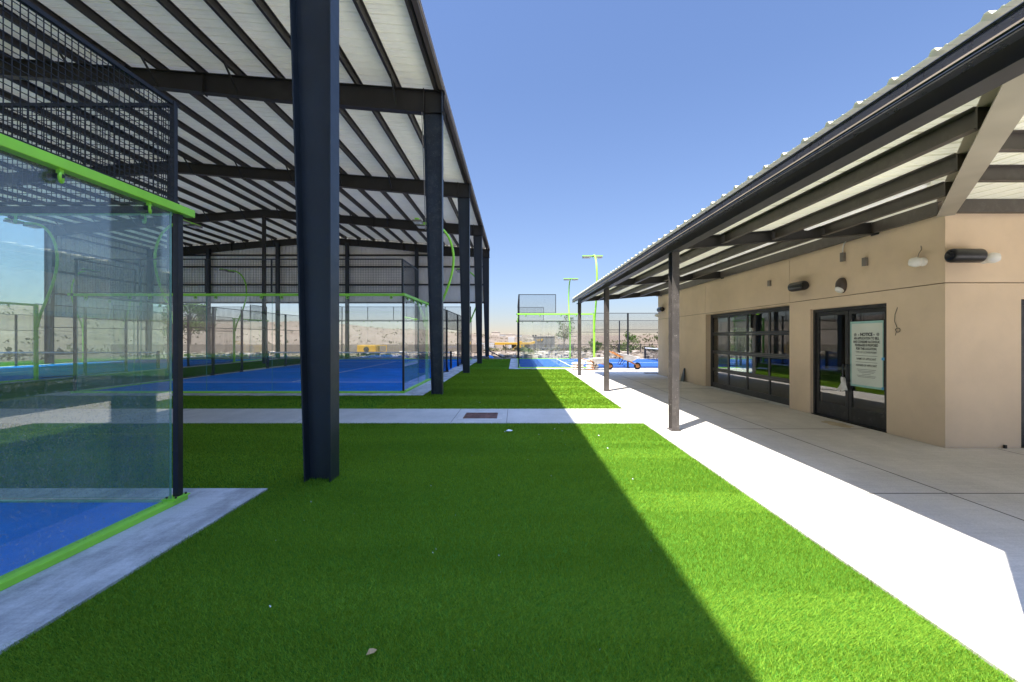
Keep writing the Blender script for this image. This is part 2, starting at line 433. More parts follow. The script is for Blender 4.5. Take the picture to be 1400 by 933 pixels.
fc = np.stack([i+j, i+j2, i+NA+j2, i+NA+j], -1).reshape(-1, 4)
me = bpy.data.meshes.new('terrain')
me.from_pydata(v.tolist(), [], fc.tolist()+[list(range(NA))[::-1]])
me.polygons.foreach_set('use_smooth', [True]*len(me.polygons)); me.materials.append(M['terrain'])
to = bpy.data.objects.new('terrain', me); COL.objects.link(to); struct(to)
bm = bmesh.new(); bm.from_mesh(me); bmesh.ops.recalc_face_normals(bm, faces=bm.faces); bm.to_mesh(me); bm.free()

# ------------------------------------------------------------------ ground sheets
def edge_x(y): return 2.44+.012*y
def slab(name, poly, z0, z1, m):
    b = MB(); b.prism(poly, 'z', z0, z1); return struct(b.build(name, m))
slab('turf_ground', [(-36, -20), (edge_x(-20), -20), (edge_x(23.05), 23.05), (-.35, 23.05), (-.35, 34.2), (-36, 34.2)], -.04, .0, M['turf_base'])
# right hand pavement (L-shaped) with the cross walk joining it
slab('pavement', [(edge_x(-8), -8), (20, -8), (20, 6.5), (6.56, 6.5), (6.56, 19.8), (22, 19.8), (22, 23.0), (edge_x(23), 23.0)], -.05, .018, M['conc'])
slab('walkway', [(-36, 8.42), (edge_x(8.4)-.001, 8.42), (edge_x(10.1)-.001, 10.12), (-36, 10.12)], -.05, .016, M['conc'])
S1 = (-14.05, -2.76, -16.3, 4.76); S2 = (-14.05, -2.70, 12.47, 33.7); S4 = (-30.05, -18.75, 12.47, 33.7); S3 = (-.33, 21, 23.06, 34.25)
for s_ in (S1, S2, S4, S3):
    slab('court_slab', [(s_[0], s_[2]), (s_[1], s_[2]), (s_[1], s_[3]), (s_[0], s_[3])], -.06, .02, M['conc_rough'])
# joints
b = MB()
b.box(4.676, 4.692, -8, 22.9, .015, .0195)
for yy in (1.4, 4.6, 7.86, 11.0, 14.1, 17.2, 20.3): b.box(edge_x(yy)+.01, 6.55, yy, yy+.016, .015, .0196)
for yy in (1.4, 4.6): b.box(6.56, 20, yy, yy+.009, .015, .0196)
b.box(7.3, 7.309, -8, 6.45, .015, .0195)
for xx in (-1.28, -.17, -4.4, -7.6, -10.8, 1.4): b.box(xx, xx+.009, 8.44, 10.1, .013, .0175)
struct(b.build('pavement_joints', M['joint']))

# turf blades (one mass)
def blades(n, x0, x1, y0, y1, h, wd, dens_pow=0.):
    u = rng.random(n)
    if dens_pow:   # more blades near the camera
        a = 1-dens_pow; y = (y0**a+u*(y1**a-y0**a))**(1/a)
    else: y = y0+u*(y1-y0)
    x = x0+rng.random(n)*(x1-x0)
    sc_ = np.maximum(1, y/3.2)**.75 if dens_pow else np.ones(n)
    return x, y, h*(.6+.6*rng.random(n)), wd*sc_*(.7+.6*rng.random(n))
parts = [blades(470000, -2.85, 2.62, 1.85, 8.46, .030, .0034, 1.35),
         blades(50000, -2.8, 2.6, .2, 1.86, .030, .006),
         blades(100000, -3.4, 2.75, 10.08, 23.0, .028, .011, 1.3),
         blades(75000, -7, -2.8, 4.74, 8.46, .028, .009),
         blades(20000, -14, -7, 4.74, 8.46, .028, .012),
         blades(30000, -14, -2.7, 10.08, 12.5, .028, .012),
         blades(9000, -2.75, -.3, 22.9, 34, .028, .02),
         blades(5000, -2.8, -1.5, 12.4, 34, .028, .015)]
bx = np.concatenate([p[0] for p in parts]); by = np.concatenate([p[1] for p in parts])
bh = np.concatenate([p[2] for p in parts]); bw = np.concatenate([p[3] for p in parts])
wig = .016*np.sin(by*5)+.012*np.sin(by*13+1)+.008*rng.standard_normal(len(by))
keep = bx < edge_x(by)+.012+wig*.8
for s_ in (S1, S2, S3): keep &= ~((bx > s_[0]-.0) & (bx < s_[1]-.012+wig) & (by > s_[2]+.015) & (by < s_[3]-.015))
bx, by, bh, bw = bx[keep], by[keep], bh[keep], bw[keep]
n = len(bx)
ang = rng.random(n)*2*PI; lean = bh*(.25+.7*rng.random(n)); la = rng.random(n)*2*PI
# pile of the turf lies in one direction, in rolls
band = np.sin(by*3.1+.5*np.sin(bx*.8))+.6*np.sin(by*7.3+bx*.4)
la = np.where(rng.random(n) < .6, -PI/2+.5*rng.standard_normal(n)+.9*(band > .5), la)
lean *= 1+.35*band/1.6
bh *= 1-.10*band/1.6
dx = np.cos(ang)*bw/2; dy = np.sin(ang)*bw/2
zz = np.full(n, -.001)
V = np.empty((n, 3, 3))
V[:, 0] = np.stack([bx-dx, by-dy, zz], -1); V[:, 1] = np.stack([bx+dx, by+dy, zz], -1)
V[:, 2] = np.stack([bx+np.cos(la)*lean, by+np.sin(la)*lean, bh], -1)
me = bpy.data.meshes.new('turf_blades')
me.vertices.add(n*3); me.vertices.foreach_set('co', V.reshape(-1).astype(np.float32))
me.loops.add(n*3); me.loops.foreach_set('vertex_index', np.arange(n*3, dtype=np.int32))
me.polygons.add(n); me.polygons.foreach_set('loop_start', np.arange(0, n*3, 3, dtype=np.int32))
try: me.polygons.foreach_set('loop_total', np.full(n, 3, dtype=np.int32))
except Exception: pass
me.update(calc_edges=True); me.materials.append(M['turf'])
o = bpy.data.objects.new('grass', me); COL.objects.link(o)
tag(o, 'short bright green artificial turf between the courts and the walkway', 'turf', kind='stuff')

# ------------------------------------------------------------------ court floors and lines
def court_floor(x0, y0, along_y=True):
    L, W = (20, 10)
    def B(b, lx0, lx1, ly0, ly1, z0, z1):
        if along_y: b.box(x0+lx0, x0+lx1, y0+ly0, y0+ly1, z0, z1)
        else: b.box(x0+ly0, x0+ly1, y0-lx1, y0-lx0, z0, z1)
    b = MB(); B(b, .03, 9.97, .03, 19.97, .0, .030); struct(b.build('court_floor', M['blue'] if along_y else M['blue_sun_darkened']))
    b = MB()
    for yy in (3.05, 16.95): B(b, .03, 9.97, yy-.025, yy+.025, .02, .0342)
    B(b, 4.975, 5.025, 3.08, 16.92, .02, .0342)
    struct(b.build('court_lines', M['line']))
C1 = (-13.46, -15.65); C2 = (-13.4, 13.0); C4 = (-29.2, 13.0); C3 = (.24, 33.6)
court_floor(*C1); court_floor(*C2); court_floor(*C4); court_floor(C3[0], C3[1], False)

# ------------------------------------------------------------------ court enclosures
def enclosure(loc, rz, label, group, gm, near_end_only=False, pitch=.05):
    t = thing('court_enclosure', label, 'padel court enclosure', (loc[0], loc[1], .02), rz, group)
    Mx = WM[t]
    def bld(b, name, mats, par=t, **k):
        b.v = [Mx @ Vector(p) for p in b.v]; return b.build(name, mats, par, **k)
    H0, H1, H2 = .05, 2.97, 4.07
    ends = ((20., 1),) if near_end_only else ((0., -1), (20., 1))
    def clamp(b, p, nrm, along):
        """ring clamp hanging on the glass under the rail"""
        p = Vector(p); nrm = Vector(nrm); along = Vector(along)
        b.cur = 0
        b.torus(p+nrm*.04, .034, .012, along.lerp(nrm, .6).normalized(), 14, 6)
        b.obox(p+nrm*.03+Vector((0,0,.03)), p+nrm*.03+Vector((0,0,.075)), .03, .03, nrm)
        b.cur = 1
        b.lathe([(.018, -.012), (.018, .05)], p+Vector((0,0,.012)), nrm, 8)
        b.cur = 0
    for (ye, sg) in ends:
        # end wall: five panes
        for k in range(5):
            x0 = 2*k+.008; x1 = 2*k+1.992
            if k == 0: x0 = .06
            if k == 4: x1 = 9.94
            b = MB(); b.box(x0, x1, ye-.006, ye+.006, H0, H1)
            b.mi = [1, 1, 0, 1, 0, 1]
            gp = bld(b, 'glass_panel', [gm, M['glass_edge']])
            for xx in (x0+.3, x1-.3):
                b = MB(); clamp(b, (xx, ye+sg*.006, 2.90), (0, sg, 0), (1, 0, 0))
                bld(b, 'clamp', [M['green'], M['black']], gp, smooth=True)
        b = MB(); b.box(-.02, 10.02, ye-.01*sg, ye+.075*sg, 2.945, 3.022); b.mi = [0, 0, 1 if sg > 0 else 0, 0, 1 if sg < 0 else 0, 0]; bld(b, 'top_rail', [M['green'], M['black']], bevel=.006)
        b = MB(); hw, ht = (.02, .025) if near_end_only else (.05, .05); b.box(.05, 9.95, ye-hw, ye+hw, .0, ht); bld(b, 'bottom_rail', M['glass_edge'] if near_end_only else M['green'], bevel=.005)
        b = MB()
        for k in range(5): b.grid_wires((2*k, ye+sg*.03, 3.06), (1,0,0), (0,0,1), 2, 1.0, pitch, .0052)
        b.box(.0, 10., ye+sg*.012, ye+sg*.048, 4.05, 4.085)
        b.box(.0, 10., ye+sg*.012, ye+sg*.048, 3.05, 3.07)
        for k in range(1, 5): b.box(2*k-.02, 2*k+.02, ye+sg*.012, ye+sg*.048, 3.07, 4.05)
        bld(b, 'wire_mesh_panel', M['wire'])
    for (xs, sx) in ((0., -1), (10., 1)):
        for (ye, sg) in ends:
            def yl(d): return ye-sg*d
            for k in range(2):
                y0, y1 = sorted((yl(2*k+(.06 if k == 0 else .008)), yl(2*k+1.992)))
                b = MB(); b.box(xs-.006, xs+.006, y0, y1, H0, H1)
                b.mi = [1, 1, 1, 0, 1, 0]
                gp = bld(b, 'glass_panel', [gm, M['glass_edge']])
                for yy in ((y0+.85, y1-.3) if sg > 0 else (y0+.3, y1-.85)):
                    b = MB(); clamp(b, (xs+sx*.006, yy, 2.885), (sx, 0, 0), (0, 1, 0))
                    bld(b, 'clamp', [M['green'], M['black']], gp, smooth=True)
            # rail with a short overshoot past the corner
            b = MB(); y0, y1 = sorted((yl(-.16), yl(4.05)))
            b.box(xs-.012*sx, xs+.08*sx, y0, y1, 2.945, 3.025); b.mi = [0, 0, 0, 1 if sx < 0 else 0, 0, 1 if sx > 0 else 0]; bld(b, 'top_rail', [M['green'], M['black']], bevel=.006)
            b = MB(); y0, y1 = sorted((yl(-.09), yl(4.05)))
            b.box(xs-.058, xs+.058, y0, y1, .0, .052); bld(b, 'bottom_rail', M['green'], bevel=.005)
            b = MB(); b.box(xs-.075, xs+.075, yl(-.10), yl(.10), .053, .062)
            b.cur = 1
            for (px, py) in ((-.045, .055), (.045, .055), (-.045, -.075), (.045, -.075)): b.lathe([(.011, 0), (.011, .016)], (xs+px, yl(py), .062), (0,0,1), 6)
            bld(b, 'base_plate', [M['green'], M['bolt']])
            # corner post and upper post
            b = MB(); b.box(xs-.022, xs+.034, yl(-.055), yl(.012), .062, 2.944); bld(b, 'post', M['black'], bevel=.004)
            b = MB(); b.box(xs-sx*.05, xs, yl(-.03), yl(.02), 3.026, 4.09); bld(b, 'post', M['black'], bevel=.004)
            b = MB(); y0 = min(yl(0), yl(2))
            b.grid_wires((xs-sx*.02, y0, 3.06), (0,1,0), (0,0,1), 2, 1.0, pitch, .0052)
            a0, a1 = sorted((yl(.02), yl(2.03)))
            b.box(xs-sx*.044, xs-sx*.008, a0, a1, 4.05, 4.085)
            b.box(xs-sx*.044, xs-sx*.008, yl(2.0), yl(2.035), 3.053, 4.05)
            b.box(xs-sx*.044, xs-sx*.008, a0, a1, 3.053, 3.07)
            bld(b, 'wire_mesh_panel', M['wire'])
        if not near_end_only:
            ys = [4, 6, 8, 12, 14, 16]
            for yy in ys[1:-1]:
                b = MB(); b.box(xs+sx*.005, xs+sx*.085, yy-.04, yy+.04, .01, 3.05)
                b.box(xs-sx*.03, xs+sx*.14, yy-.08, yy+.08, .0, .012)
                b.prism([(xs+sx*.085, .012), (xs+sx*.14, .012), (xs+sx*.085, .28)], 'y', yy-.008, yy+.008)
                bld(b, 'post', M['black'])
            for (a, c_, z0) in ((4, 6, .06), (6, 8, .06), (8, 12, 2.12), (12, 14, .06), (14, 16, .06)):
                b = MB(); b.grid_wires((xs+sx*.03, a, z0), (0,1,0), (0,0,1), c_-a, 3.02-z0, pitch, .0036)
                b.box(xs+sx*.012, xs+sx*.046, a+.05, c_-.05, 3.02, 3.05)
                b.box(xs+sx*.012, xs+sx*.046, a+.05, c_-.05, 2.10, 2.13)
                if z0 < 1: b.box(xs+sx*.012, xs+sx*.046, a+.05, c_-.05, .04, .07)
                bld(b, 'wire_mesh_panel', M['wire'])
    return t
G_ENC = 'glass and mesh padel court enclosures'
enclosure(C1, 0, 'nearest glass court enclosure at the left edge with lime rails and dusty panes', G_ENC, M['glass_near'], near_end_only=True)
e2 = enclosure(C2, 0, 'glass court enclosure with blue floor standing behind the walkway under the steel roof', G_ENC, M['glass'])
dup(e2, (C4[0], C4[1], .02), 0, 'glass court enclosure in the left row seen through the dusty near panes', G_ENC)
dup(e2, (C3[0], C3[1], .02), -PI/2, 'open air glass court enclosure beyond the end of the turf beside the cement bags', G_ENC)

# nets
def net(loc, rz, label):
    t = thing('padel_net', label, 'net', (loc[0], loc[1], .05), rz, 'padel nets')
    Mx = WM[t]
    def bld(b, name, mats, **k):
        b.v = [Mx @ Vector(p) for p in b.v]; return b.build(name, mats, t, **k)
    b = MB(); b.grid_wires((.1, 10, .0), (1,0,0), (0,0,1), 9.8, .84, .045, .0052); bld(b, 'net_mesh', M['wire'])
    b = MB(); b.box(.1, 9.9, 9.985, 10.015, .82, .885); bld(b, 'net_tape', M['line'])
    for xx in (.05, 9.95):
        b = MB(); b.box(xx-.05, xx+.05, 9.93, 10.07, 0, .93); bld(b, 'net_post', M['black'], bevel=.01)
    return t
n2 = net(C2, 0, 'low net across the blue court behind the walkway')
dup(n2, (C4[0], C4[1], .05), 0, 'low net across the blue court in the left row')
dup(n2, (C3[0], C3[1], .05), -PI/2, 'low net across the sunny open air court')

# light masts: straight post, bow-shaped arm, twin lamp head
def mast_at(loc, rz, label, group='curved lime light masts at the courts'):
    global MAST
    if MAST is None:
        t = thing('light_mast', label, 'light mast', loc, rz, group)
        Mx = WM[t]
        def bld(b, name, mats, par=t, **k):
            b.v = [Mx @ Vector(p) for p in b.v]; return b.build(name, mats, par, **k)
        b = MB(); b.box(.0, .10, -.05, .05, .0, 3.0); b.box(-.03, .16, -.09, .09, 0, .012); bld(b, 'pole', M['green'], bevel=.006)
        ctrl = [(.10, 2.1), (.22, 2.6), (.47, 3.2), (.72, 3.85), (.88, 4.55), (.86, 5.2), (.66, 5.75), (.34, 6.1), (.0, 6.22), (-.45, 6.24)]
        pts = []
        for i in range(len(ctrl)-1):
            p0 = ctrl[max(i-1, 0)]; p1 = ctrl[i]; p2 = ctrl[i+1]; p3 = ctrl[min(i+2, len(ctrl)-1)]
            for k in range(4):
                u = k/4
                pts.append(tuple(.5*((2*p1[q])+(-p0[q]+p2[q])*u+(2*p0[q]-5*p1[q]+4*p2[q]-p3[q])*u*u+(-p0[q]+3*p1[q]-3*p2[q]+p3[q])*u**3) for q in (0, 1)))
        pts.append(ctrl[-1])
        b = MB(); b.tube([(p[0], 0, p[1]) for p in pts], .048, 10); bld(b, 'arm', M['green'], smooth=True)
        b = MB(); b.box(-.53, -.37, -.57, .57, 6.245, 6.30); hd = bld(b, 'lamp_bar', M['green'], bevel=.006)
        for sy in (-1, 1):
            b = MB(); b.box(-.62, -.28, sy*.33-.21, sy*.33+.21, 6.17, 6.243); b.cur = 1; b.box(-.60, -.30, sy*.33-.19, sy*.33+.19, 6.163, 6.172)
            bld(b, 'lamp', [M['grey_box'], M['lamp_off']], hd, bevel=.008)
        MAST = t; return t
    return dup(MAST, loc, rz, label, group)
MAST = None
for (c, nm) in ((C2, 'of the court behind the walkway'), (C4, 'of the left row court')):
    mast_at((c[0]+10.06, c[1]+4, .02), 0, 'curved lime light mast on the right side, near end, '+nm)
    mast_at((c[0]+10.06, c[1]+16, .02), 0, 'curved lime light mast on the right side, far end, '+nm)
    mast_at((c[0]-.06, c[1]+4, .02), PI, 'curved lime light mast on the left side, near end, '+nm)
    mast_at((c[0]-.06, c[1]+16, .02), PI, 'curved lime light mast on the left side, far end, '+nm)
mast_at((C3[0]+4.12, C3[1]-10.06, .02), -PI/2, 'tall lime light mast with twin lamps at the near side of the open air court')
mast_at((C3[0]+4.12, C3[1]+.06, .02), PI/2, 'lime light mast with twin lamps at the far side of the open air court')

# ------------------------------------------------------------------ pavilion (big steel roof over the courts)
PV = thing('open_pavilion', 'large open steel pavilion with dark columns and cream ribbed roof over the courts', 'pavilion', (-16.5, 12.7, 0))
XE, XR = -2.165, -16.5
FR = [5.13, 12.78, 20.42, 28.05, 35.7]
SL = .075
def zr(x): return 9.04+SL*(-2.1-max(x, 2*XR-x))     # top of rafters
def mirx(x, s): return x if s > 0 else 2*XR-x
def flange(b, p0, p1, yc, wd, th):
    b.obox((p0[0], yc, p0[1]), (p1[0], yc, p1[1]), wd, th, (0,0,1) if abs(p1[0]-p0[0]) > abs(p1[1]-p0[1]) else (1,0,0))
PX = [-2.345-1.18*k for k in range(13)]
for k, fy in enumerate(FR):
    for s in (1, -1):
        mx = lambda x: mirx(x, s)
        b = MB()
        xi0, xi1 = -2.47, -2.72
        b.prism([(mx(XE-.012), 0), (mx(xi0), 0), (mx(xi1), 8.40), (mx(XE-.012), 8.40)], 'y', fy-.007, fy+.007)
        b.obox((mx(XE-.008), fy, 0), (mx(XE-.008), fy, 9.03), .25, .018, (1,0,0))
        b.obox((mx(xi0), fy, 0), (mx(xi1), fy, 8.40), .25, .018, (1,0,0))
        b.build('column', M['navy_dusty'] if k == 1 and s > 0 else M['navy'], PV, bevel=.003)
        b = MB()
        top = [(-2.125, zr(-2.1)), (XR, zr(XR))]
        bot = [(-2.125, 8.42), (-2.70, 8.42), (-7.0, zr(-7)-.62), (-11, zr(-11)-.50), (XR, zr(XR)-.5)]
        poly = [(mx(p[0]), p[1]) for p in top]+[(mx(p[0]), p[1]) for p in bot[::-1]]
        b.prism(poly, 'y', fy-.006, fy+.006)
        flange(b, (mx(-2.1), zr(-2.1)), (mx(XR), zr(XR)), fy, .22, .018)
        flange(b, (mx(-2.1), 8.41), (mx(-2.74), 8.41), fy, .22, .018)
        for q in range(1, 4): flange(b, (mx(bot[q][0]), bot[q][1]), (mx(bot[q+1][0]), bot[q+1][1]), fy, .22, .018)
        # stiffeners and end plates
        for (xx, za, zb) in ((-2.72, 8.2, 9.12), (-9.3, zr(-9.3)-.6, zr(-9.3)+.03)):
            b.box(mx(xx)-.014, mx(xx)+.014, fy-.11, fy+.11, za, zb)
        for q in range(1, 12, 2):   # flange braces up to the purlins
            xx = PX[q]; zb = zr(xx)-.52
            for sd in ((-1, 1) if k < 4 else (-1,)):
                b.obox((mx(xx), fy+sd*.09, zb), (mx(xx), fy+sd*.72, zr(xx)+.03), .045, .045, (1,0,0))
        b.build('rafter', M['charcoal'], PV)
    # slender ridge posts on the inner frames
    if 0 < k < 4:
        b = MB(); b.box(XR-.09, XR+.09, fy-.09, fy+.09, 0, zr(XR)-.5); b.build('ridge_post', M['charcoal'], PV)
Y0P, Y1P = -14., 35.95
for s in (1, -1):
    for q, xx in enumerate(PX):
        b = MB(); x = mirx(xx, s); z0 = zr(xx)+.012; z1 = z0+.2
        b.box(x-.005, x+.005, Y0P, Y1P-.1, z0, z1)
        b.box(x-.07, x-.0055, Y0P, Y1P-.1, z0, z0+.008); b.box(x+.0055, x+.07, Y0P, Y1P-.1, z1-.008, z1)
        b.build('purlin', M['purlin'], PV)
    # ribbed roof sheet, ribs running up the slope
    b = MB(); prev = None; y = Y0P
    prof = [(0, 0), (.10, 0), (.105, .008), (.115, .008), (.12, 0), (.185, 0), (.19, .008), (.20, .008), (.205, 0), (.245, 0), (.262, .034), (.288, .034), (.305, 0)]
    xe, xr = -2.19, XR
    row = []
    yy = Y0P
    while yy < Y1P:
        for (dy, dz) in prof[:-1]:
            if yy+dy > Y1P: break
            row.append((yy+dy, dz))
        yy += .305
    for (ya, dz) in row:
        zE = zr(-2.1)+.214+SL*.09; zR = zr(XR)+.214
        n = b.add([(mirx(xe, s), ya, zE+dz), (mirx(xr, s), ya, zR+dz)])
        if prev is not None: b.face(prev, prev+1, n+1, n)
        prev = n
    b.build('roof_panel', M['roof'], PV)
    # gutter and eave trim
    b = MB()
    b.prism([(mirx(p[0], s), p[1]) for p in ((-2.26, 9.22), (-2.26, 9.065), (-2.14, 9.065), (-2.11, 9.12), (-2.11, 9.24), (-2.125, 9.24), (-2.125, 9.13), (-2.15, 9.08), (-2.245, 9.08), (-2.245, 9.22))], 'y', Y0P, Y1P+.03)
    b.cur = 1
    b.box(mirx(-2.108, s), mirx(-2.128, s), Y0P, Y1P+.03, 9.241, 9.254)
    b.box(mirx(-2.109, s), mirx(-2.097, s), Y0P, Y1P+.03, 9.11, 9.12)
    b.build('eave_gutter', [M['trim'], M['lip_highlight']], PV)
b = MB()
b.prism([(XE+.04, zr(XE)-.02), (XE+.04, zr(XE)+.28), (XR, zr(XR)+.29), (2*XR-XE-.04, zr(XE)+.28), (2*XR-XE-.04, zr(XE)-.02), (XR, zr(XR)-.02)], 'y', Y1P+.035, Y1P+.06)
b.build('gable_trim', M['trim'], PV)
# clad end wall with girts and wind columns
ZB = 4.58; ye = 35.9
def corr(b, p0, p1, zlo, zhi):
    """vertical ribbed sheet from p0 to p1 (plan points); zhi is a function of x"""
    L = math.hypot(p1[0]-p0[0], p1[1]-p0[1]); ux, uy = (p1[0]-p0[0])/L, (p1[1]-p0[1])/L; nx, ny = -uy, ux
    prev = None; d = 0
    while d < L:
        for (q, h) in ((0, 0), (.23, 0), (.236, .05), (.294, .05)):
            a = d+q
            if a > L: break
            x = p0[0]+ux*a+nx*h; y = p0[1]+uy*a+ny*h
            n = b.add([(x, y, zlo), (x, y, zhi(x))])
            if prev is not None: b.face(prev, n, n+1, prev+1)
            prev = n
        d += .305
b = MB(); corr(b, (2*XR-XE, ye), (XE, ye), ZB, lambda x: zr(x)+.19); b.build('siding', M['siding'], PV)
b = MB(); corr(b, (2*XR-XE+.05, 28.05), (2*XR-XE+.05, 35.85), ZB-1.5, lambda x: 9.2); b.build('siding', M['siding'], PV)
for zg in (ZB+.06, 6.15, 7.65, 8.62):
    b = MB(); b.box(2*XR-XE, XE-.3, ye-.19, ye-.02, zg-.06, zg+.06); b.build('girt', M['charcoal'], PV)
    b = MB(); b.box(2*XR-XE+.08, 2*XR-XE+.22, 28.1, 35.5, zg-.06, zg+.06); b.build('girt', M['charcoal'], PV)
b = MB(); b.box(XR-1.2, XR+1.2, ye-.18, ye-.02, 9.5, 9.6); b.build('girt', M['charcoal'], PV)
for xx in (-8.2, -14.0, -19.8, -25.6):
    b = MB(); b.box(xx-.14, xx+.14, 35.5, 35.52, 0, zr(xx)-.3); b.box(xx-.14, xx+.14, 35.68, 35.70, 0, zr(xx)-.3); b.box(xx-.008, xx+.008, 35.52, 35.68, 0, zr(xx)-.3)
    b.build('wind_column', M['navy'], PV)
b = MB(); b.tube([(-2.655, 12.66, 4.9), (-2.70, 12.66, 6.5), (-2.765, 12.66, 8.4)], .012, 6); b.build('conduit', M['grey_box'], PV)

# ------------------------------------------------------------------ clubhouse
XW, YW, YN = 6.58, 6.52, 19.6
CH = thing('clubhouse', 'low tan stucco clubhouse with dark glazed doors under the canopy', 'building', (10.5, 13, 0))
ZT = 3.64
T = .03
DY0, DY1, DZ = 7.55, 9.50, 2.33            # entrance
RY0, RY1, RZ = 10.22, 14.72, 2.50          # roll-up opening
gz = 2.54; g = .007
b = MB()
# west wall core
def wseg(b, x0, x1, y0, y1, z0, z1): b.box(x0, x1, y0, y1, z0, z1)
core0 = XW+T; core1 = XW+.26
wseg(b, core0, core1, YW+T, DY0, 0, ZT); wseg(b, core0, core1, DY1, RY0, 0, ZT); wseg(b, core0, core1, RY1, YN-T, 0, ZT)
wseg(b, core0, core1, DY0, DY1, DZ, ZT); wseg(b, core0, core1, RY0, RY1, RZ, ZT)
wseg(b, core1+.002, 15, YW+T, YW+.26, 0, 0+ZT) if False else None
b.build('wall_core', M['stucco_gap'], CH)
b = MB()
def skin_w(y0, y1, z0, z1): b.box(XW, XW+T+.004, y0, y1, z0, z1)
# lower panels (under the score line), upper panels above
skin_w(YW, DY0, 0, gz-g); skin_w(DY0, DY1, DZ, gz-g); skin_w(DY1, RY0, 0, gz-g); skin_w(RY0, RY1, RZ, gz-g); skin_w(RY1, YN, 0, gz-g)
skin_w(YW, RY0-g, gz+g, ZT); skin_w(RY0+g, RY1-g, gz+g, ZT); skin_w(RY1+g, YN, gz+g, ZT)
# reveals of the openings
for (a0, a1, zz_) in ((DY0, DY1, DZ), (RY0, RY1, RZ)):
    b.box(XW+T+.005, core1, a0-.001, a0+.012, 0, zz_); b.box(XW+T+.005, core1, a1-.012, a1+.001, 0, zz_); b.box(XW+T+.005, core1, a0+.012, a1-.012, zz_-.012, zz_+.001)
b.build('wall', M['stucco'], CH)
# south wall (frontal), door opening 7.74..9.7
FX0, FX1, FZ = 7.74, 9.7, 2.29
b = MB()
def skin_s(x0, x1, z0, z1): b.box(x0, x1, YW, YW+T+.004, z0, z1)
skin_s(XW+T+.005, FX0, 0, gz-g); skin_s(FX0, FX1, FZ, gz-g); skin_s(FX1, 16, 0, gz-g); skin_s(XW+T+.005, 16, gz+g, ZT)
b.box(FX0-.001, FX0+.012, YW+T+.005, YW+.26, 0, FZ)
b.build('wall', M['stucco'], CH)
b = MB(); b.box(core1+.003, FX0, YW+T+.0045, YW+.26, 0, ZT); b.box(FX0, FX1, YW+T+.0045, YW+.26, FZ, ZT); b.box(FX1, 16, YW+T+.0045, YW+.26, 0, ZT); b.box(XW+T+.006, core1, YW+T+.0045, YW+.06, 0, ZT)
b.build('wall_core', M['stucco_gap'], CH)
# north wall with a glazed opening, east wall, roof, floor
b = MB(); b.box(XW+.035, 9.7, YN-.24, YN, 0, ZT); b.box(10.9, 16, YN-.24, YN, 0, ZT); b.box(9.7, 10.9, YN-.24, YN, 2.15, ZT)
b.build('wall', M['stucco'], CH)
b = MB(); b.box(15.8, 16, YW+.27, YN-.25, 0, ZT); b.build('wall', M['interior'], CH)
b = MB(); b.box(XW+.05, 16.1, YW+.05, YN+.1, ZT+.22, ZT+.30); b.build('roof', M['roof'], CH)
b = MB(); b.box(core1+.005, 15.79, YW+.265, YN-.245, 2.9, 2.93); b.build('ceiling_panel', M['interior'], CH)
b = MB(); b.box(core1, 15.79, YW+.27, YN-.25, .0, .02); b.build('floor_slab', M['interior_floor'], CH)
b = MB(); b.box(9.72, 10.88, YN-.13, YN-.12, .05, 2.13); b.build('rear_window', M['glass'], CH)

# roll-up glazed door: 4 x 4 panes
RD = MB(); xf = XW+.20
fw = .07
RD.box(xf-.03, xf+.04, RY0+.013, RY0+fw, .02, RZ-.013); RD.box(xf-.03, xf+.04, RY1-fw, RY1-.013, .02, RZ-.013); RD.box(xf-.03, xf+.04, RY0+fw, RY1-fw, RZ-.07, RZ-.013)
hz = [.02, .62, 1.22, 1.82, RZ-.075]
cols = [RY0+fw+(RY1-RY0-2*fw)*k/4 for k in range(5)]
rolldoor = RD.build('rollup_door', M['rollframe'], CH)
for r_ in range(4):
    z0, z1 = hz[r_]+.003, hz[r_+1]-.003
    b = MB()
    y0_, y1_ = cols[0]+.003, cols[4]-.003
    bot = .16 if r_ == 0 else .055
    b.box(xf, xf+.045, y0_, y1_, z0, z0+bot); b.box(xf, xf+.045, y0_, y1_, z1-.05, z1)
    for k in range(5):
        yc = cols[k]; wv = .032
        a0 = max(y0_, yc-wv); a1 = min(y1_, yc+wv)
        b.box(xf+.001, xf+.044, a0, a1, z0+bot, z1-.05)
    b.build('door_section', M['rollframe'], rolldoor)
    for k in range(4):
        p = MB(); p.box(xf+.018, xf+.026, cols[k]+.02, cols[k+1]-.02, z0+bot-.01, z1-.04); p.build('pane', M['glass_door'], rolldoor)
b = MB(); b.box(XW-.02, xf+.06, RY0, RY1, .0181, .024); b.build('threshold', M['conc_rough'], CH)

# entrance double door
xd = XW+.085
b = MB()
b.box(xd-.03, xd+.08, DY0+.013, DY0+.065, .02, DZ-.013); b.box(xd-.03, xd+.08, DY1-.065, DY1-.013, .02, DZ-.013); b.box(xd-.03, xd+.08, DY0+.065, DY1-.065, DZ-.075, DZ-.013)
ED = b.build('entrance_door', M['frame'], CH, bevel=.003)
ym = (DY0+DY1)/2
for (a0, a1) in ((DY0+.07, ym-.006), (ym+.006, DY1-.07)):
    b = MB(); st = .075
    b.box(xd, xd+.045, a0, a0+st, .03, DZ-.08); b.box(xd, xd+.045, a1-st, a1, .03, DZ-.08)
    b.box(xd+.001, xd+.044, a0+st, a1-st, .03, .32); b.box(xd+.001, xd+.044, a0+st, a1-st, DZ-.16, DZ-.08)
    b.build('door_leaf', M['frame'], ED, bevel=.003)
    b = MB(); b.box(xd+.018, xd+.026, a0+st-.01, a1-st+.01, .31, DZ-.15); b.build('glass_pane', M['glass_door'], ED)
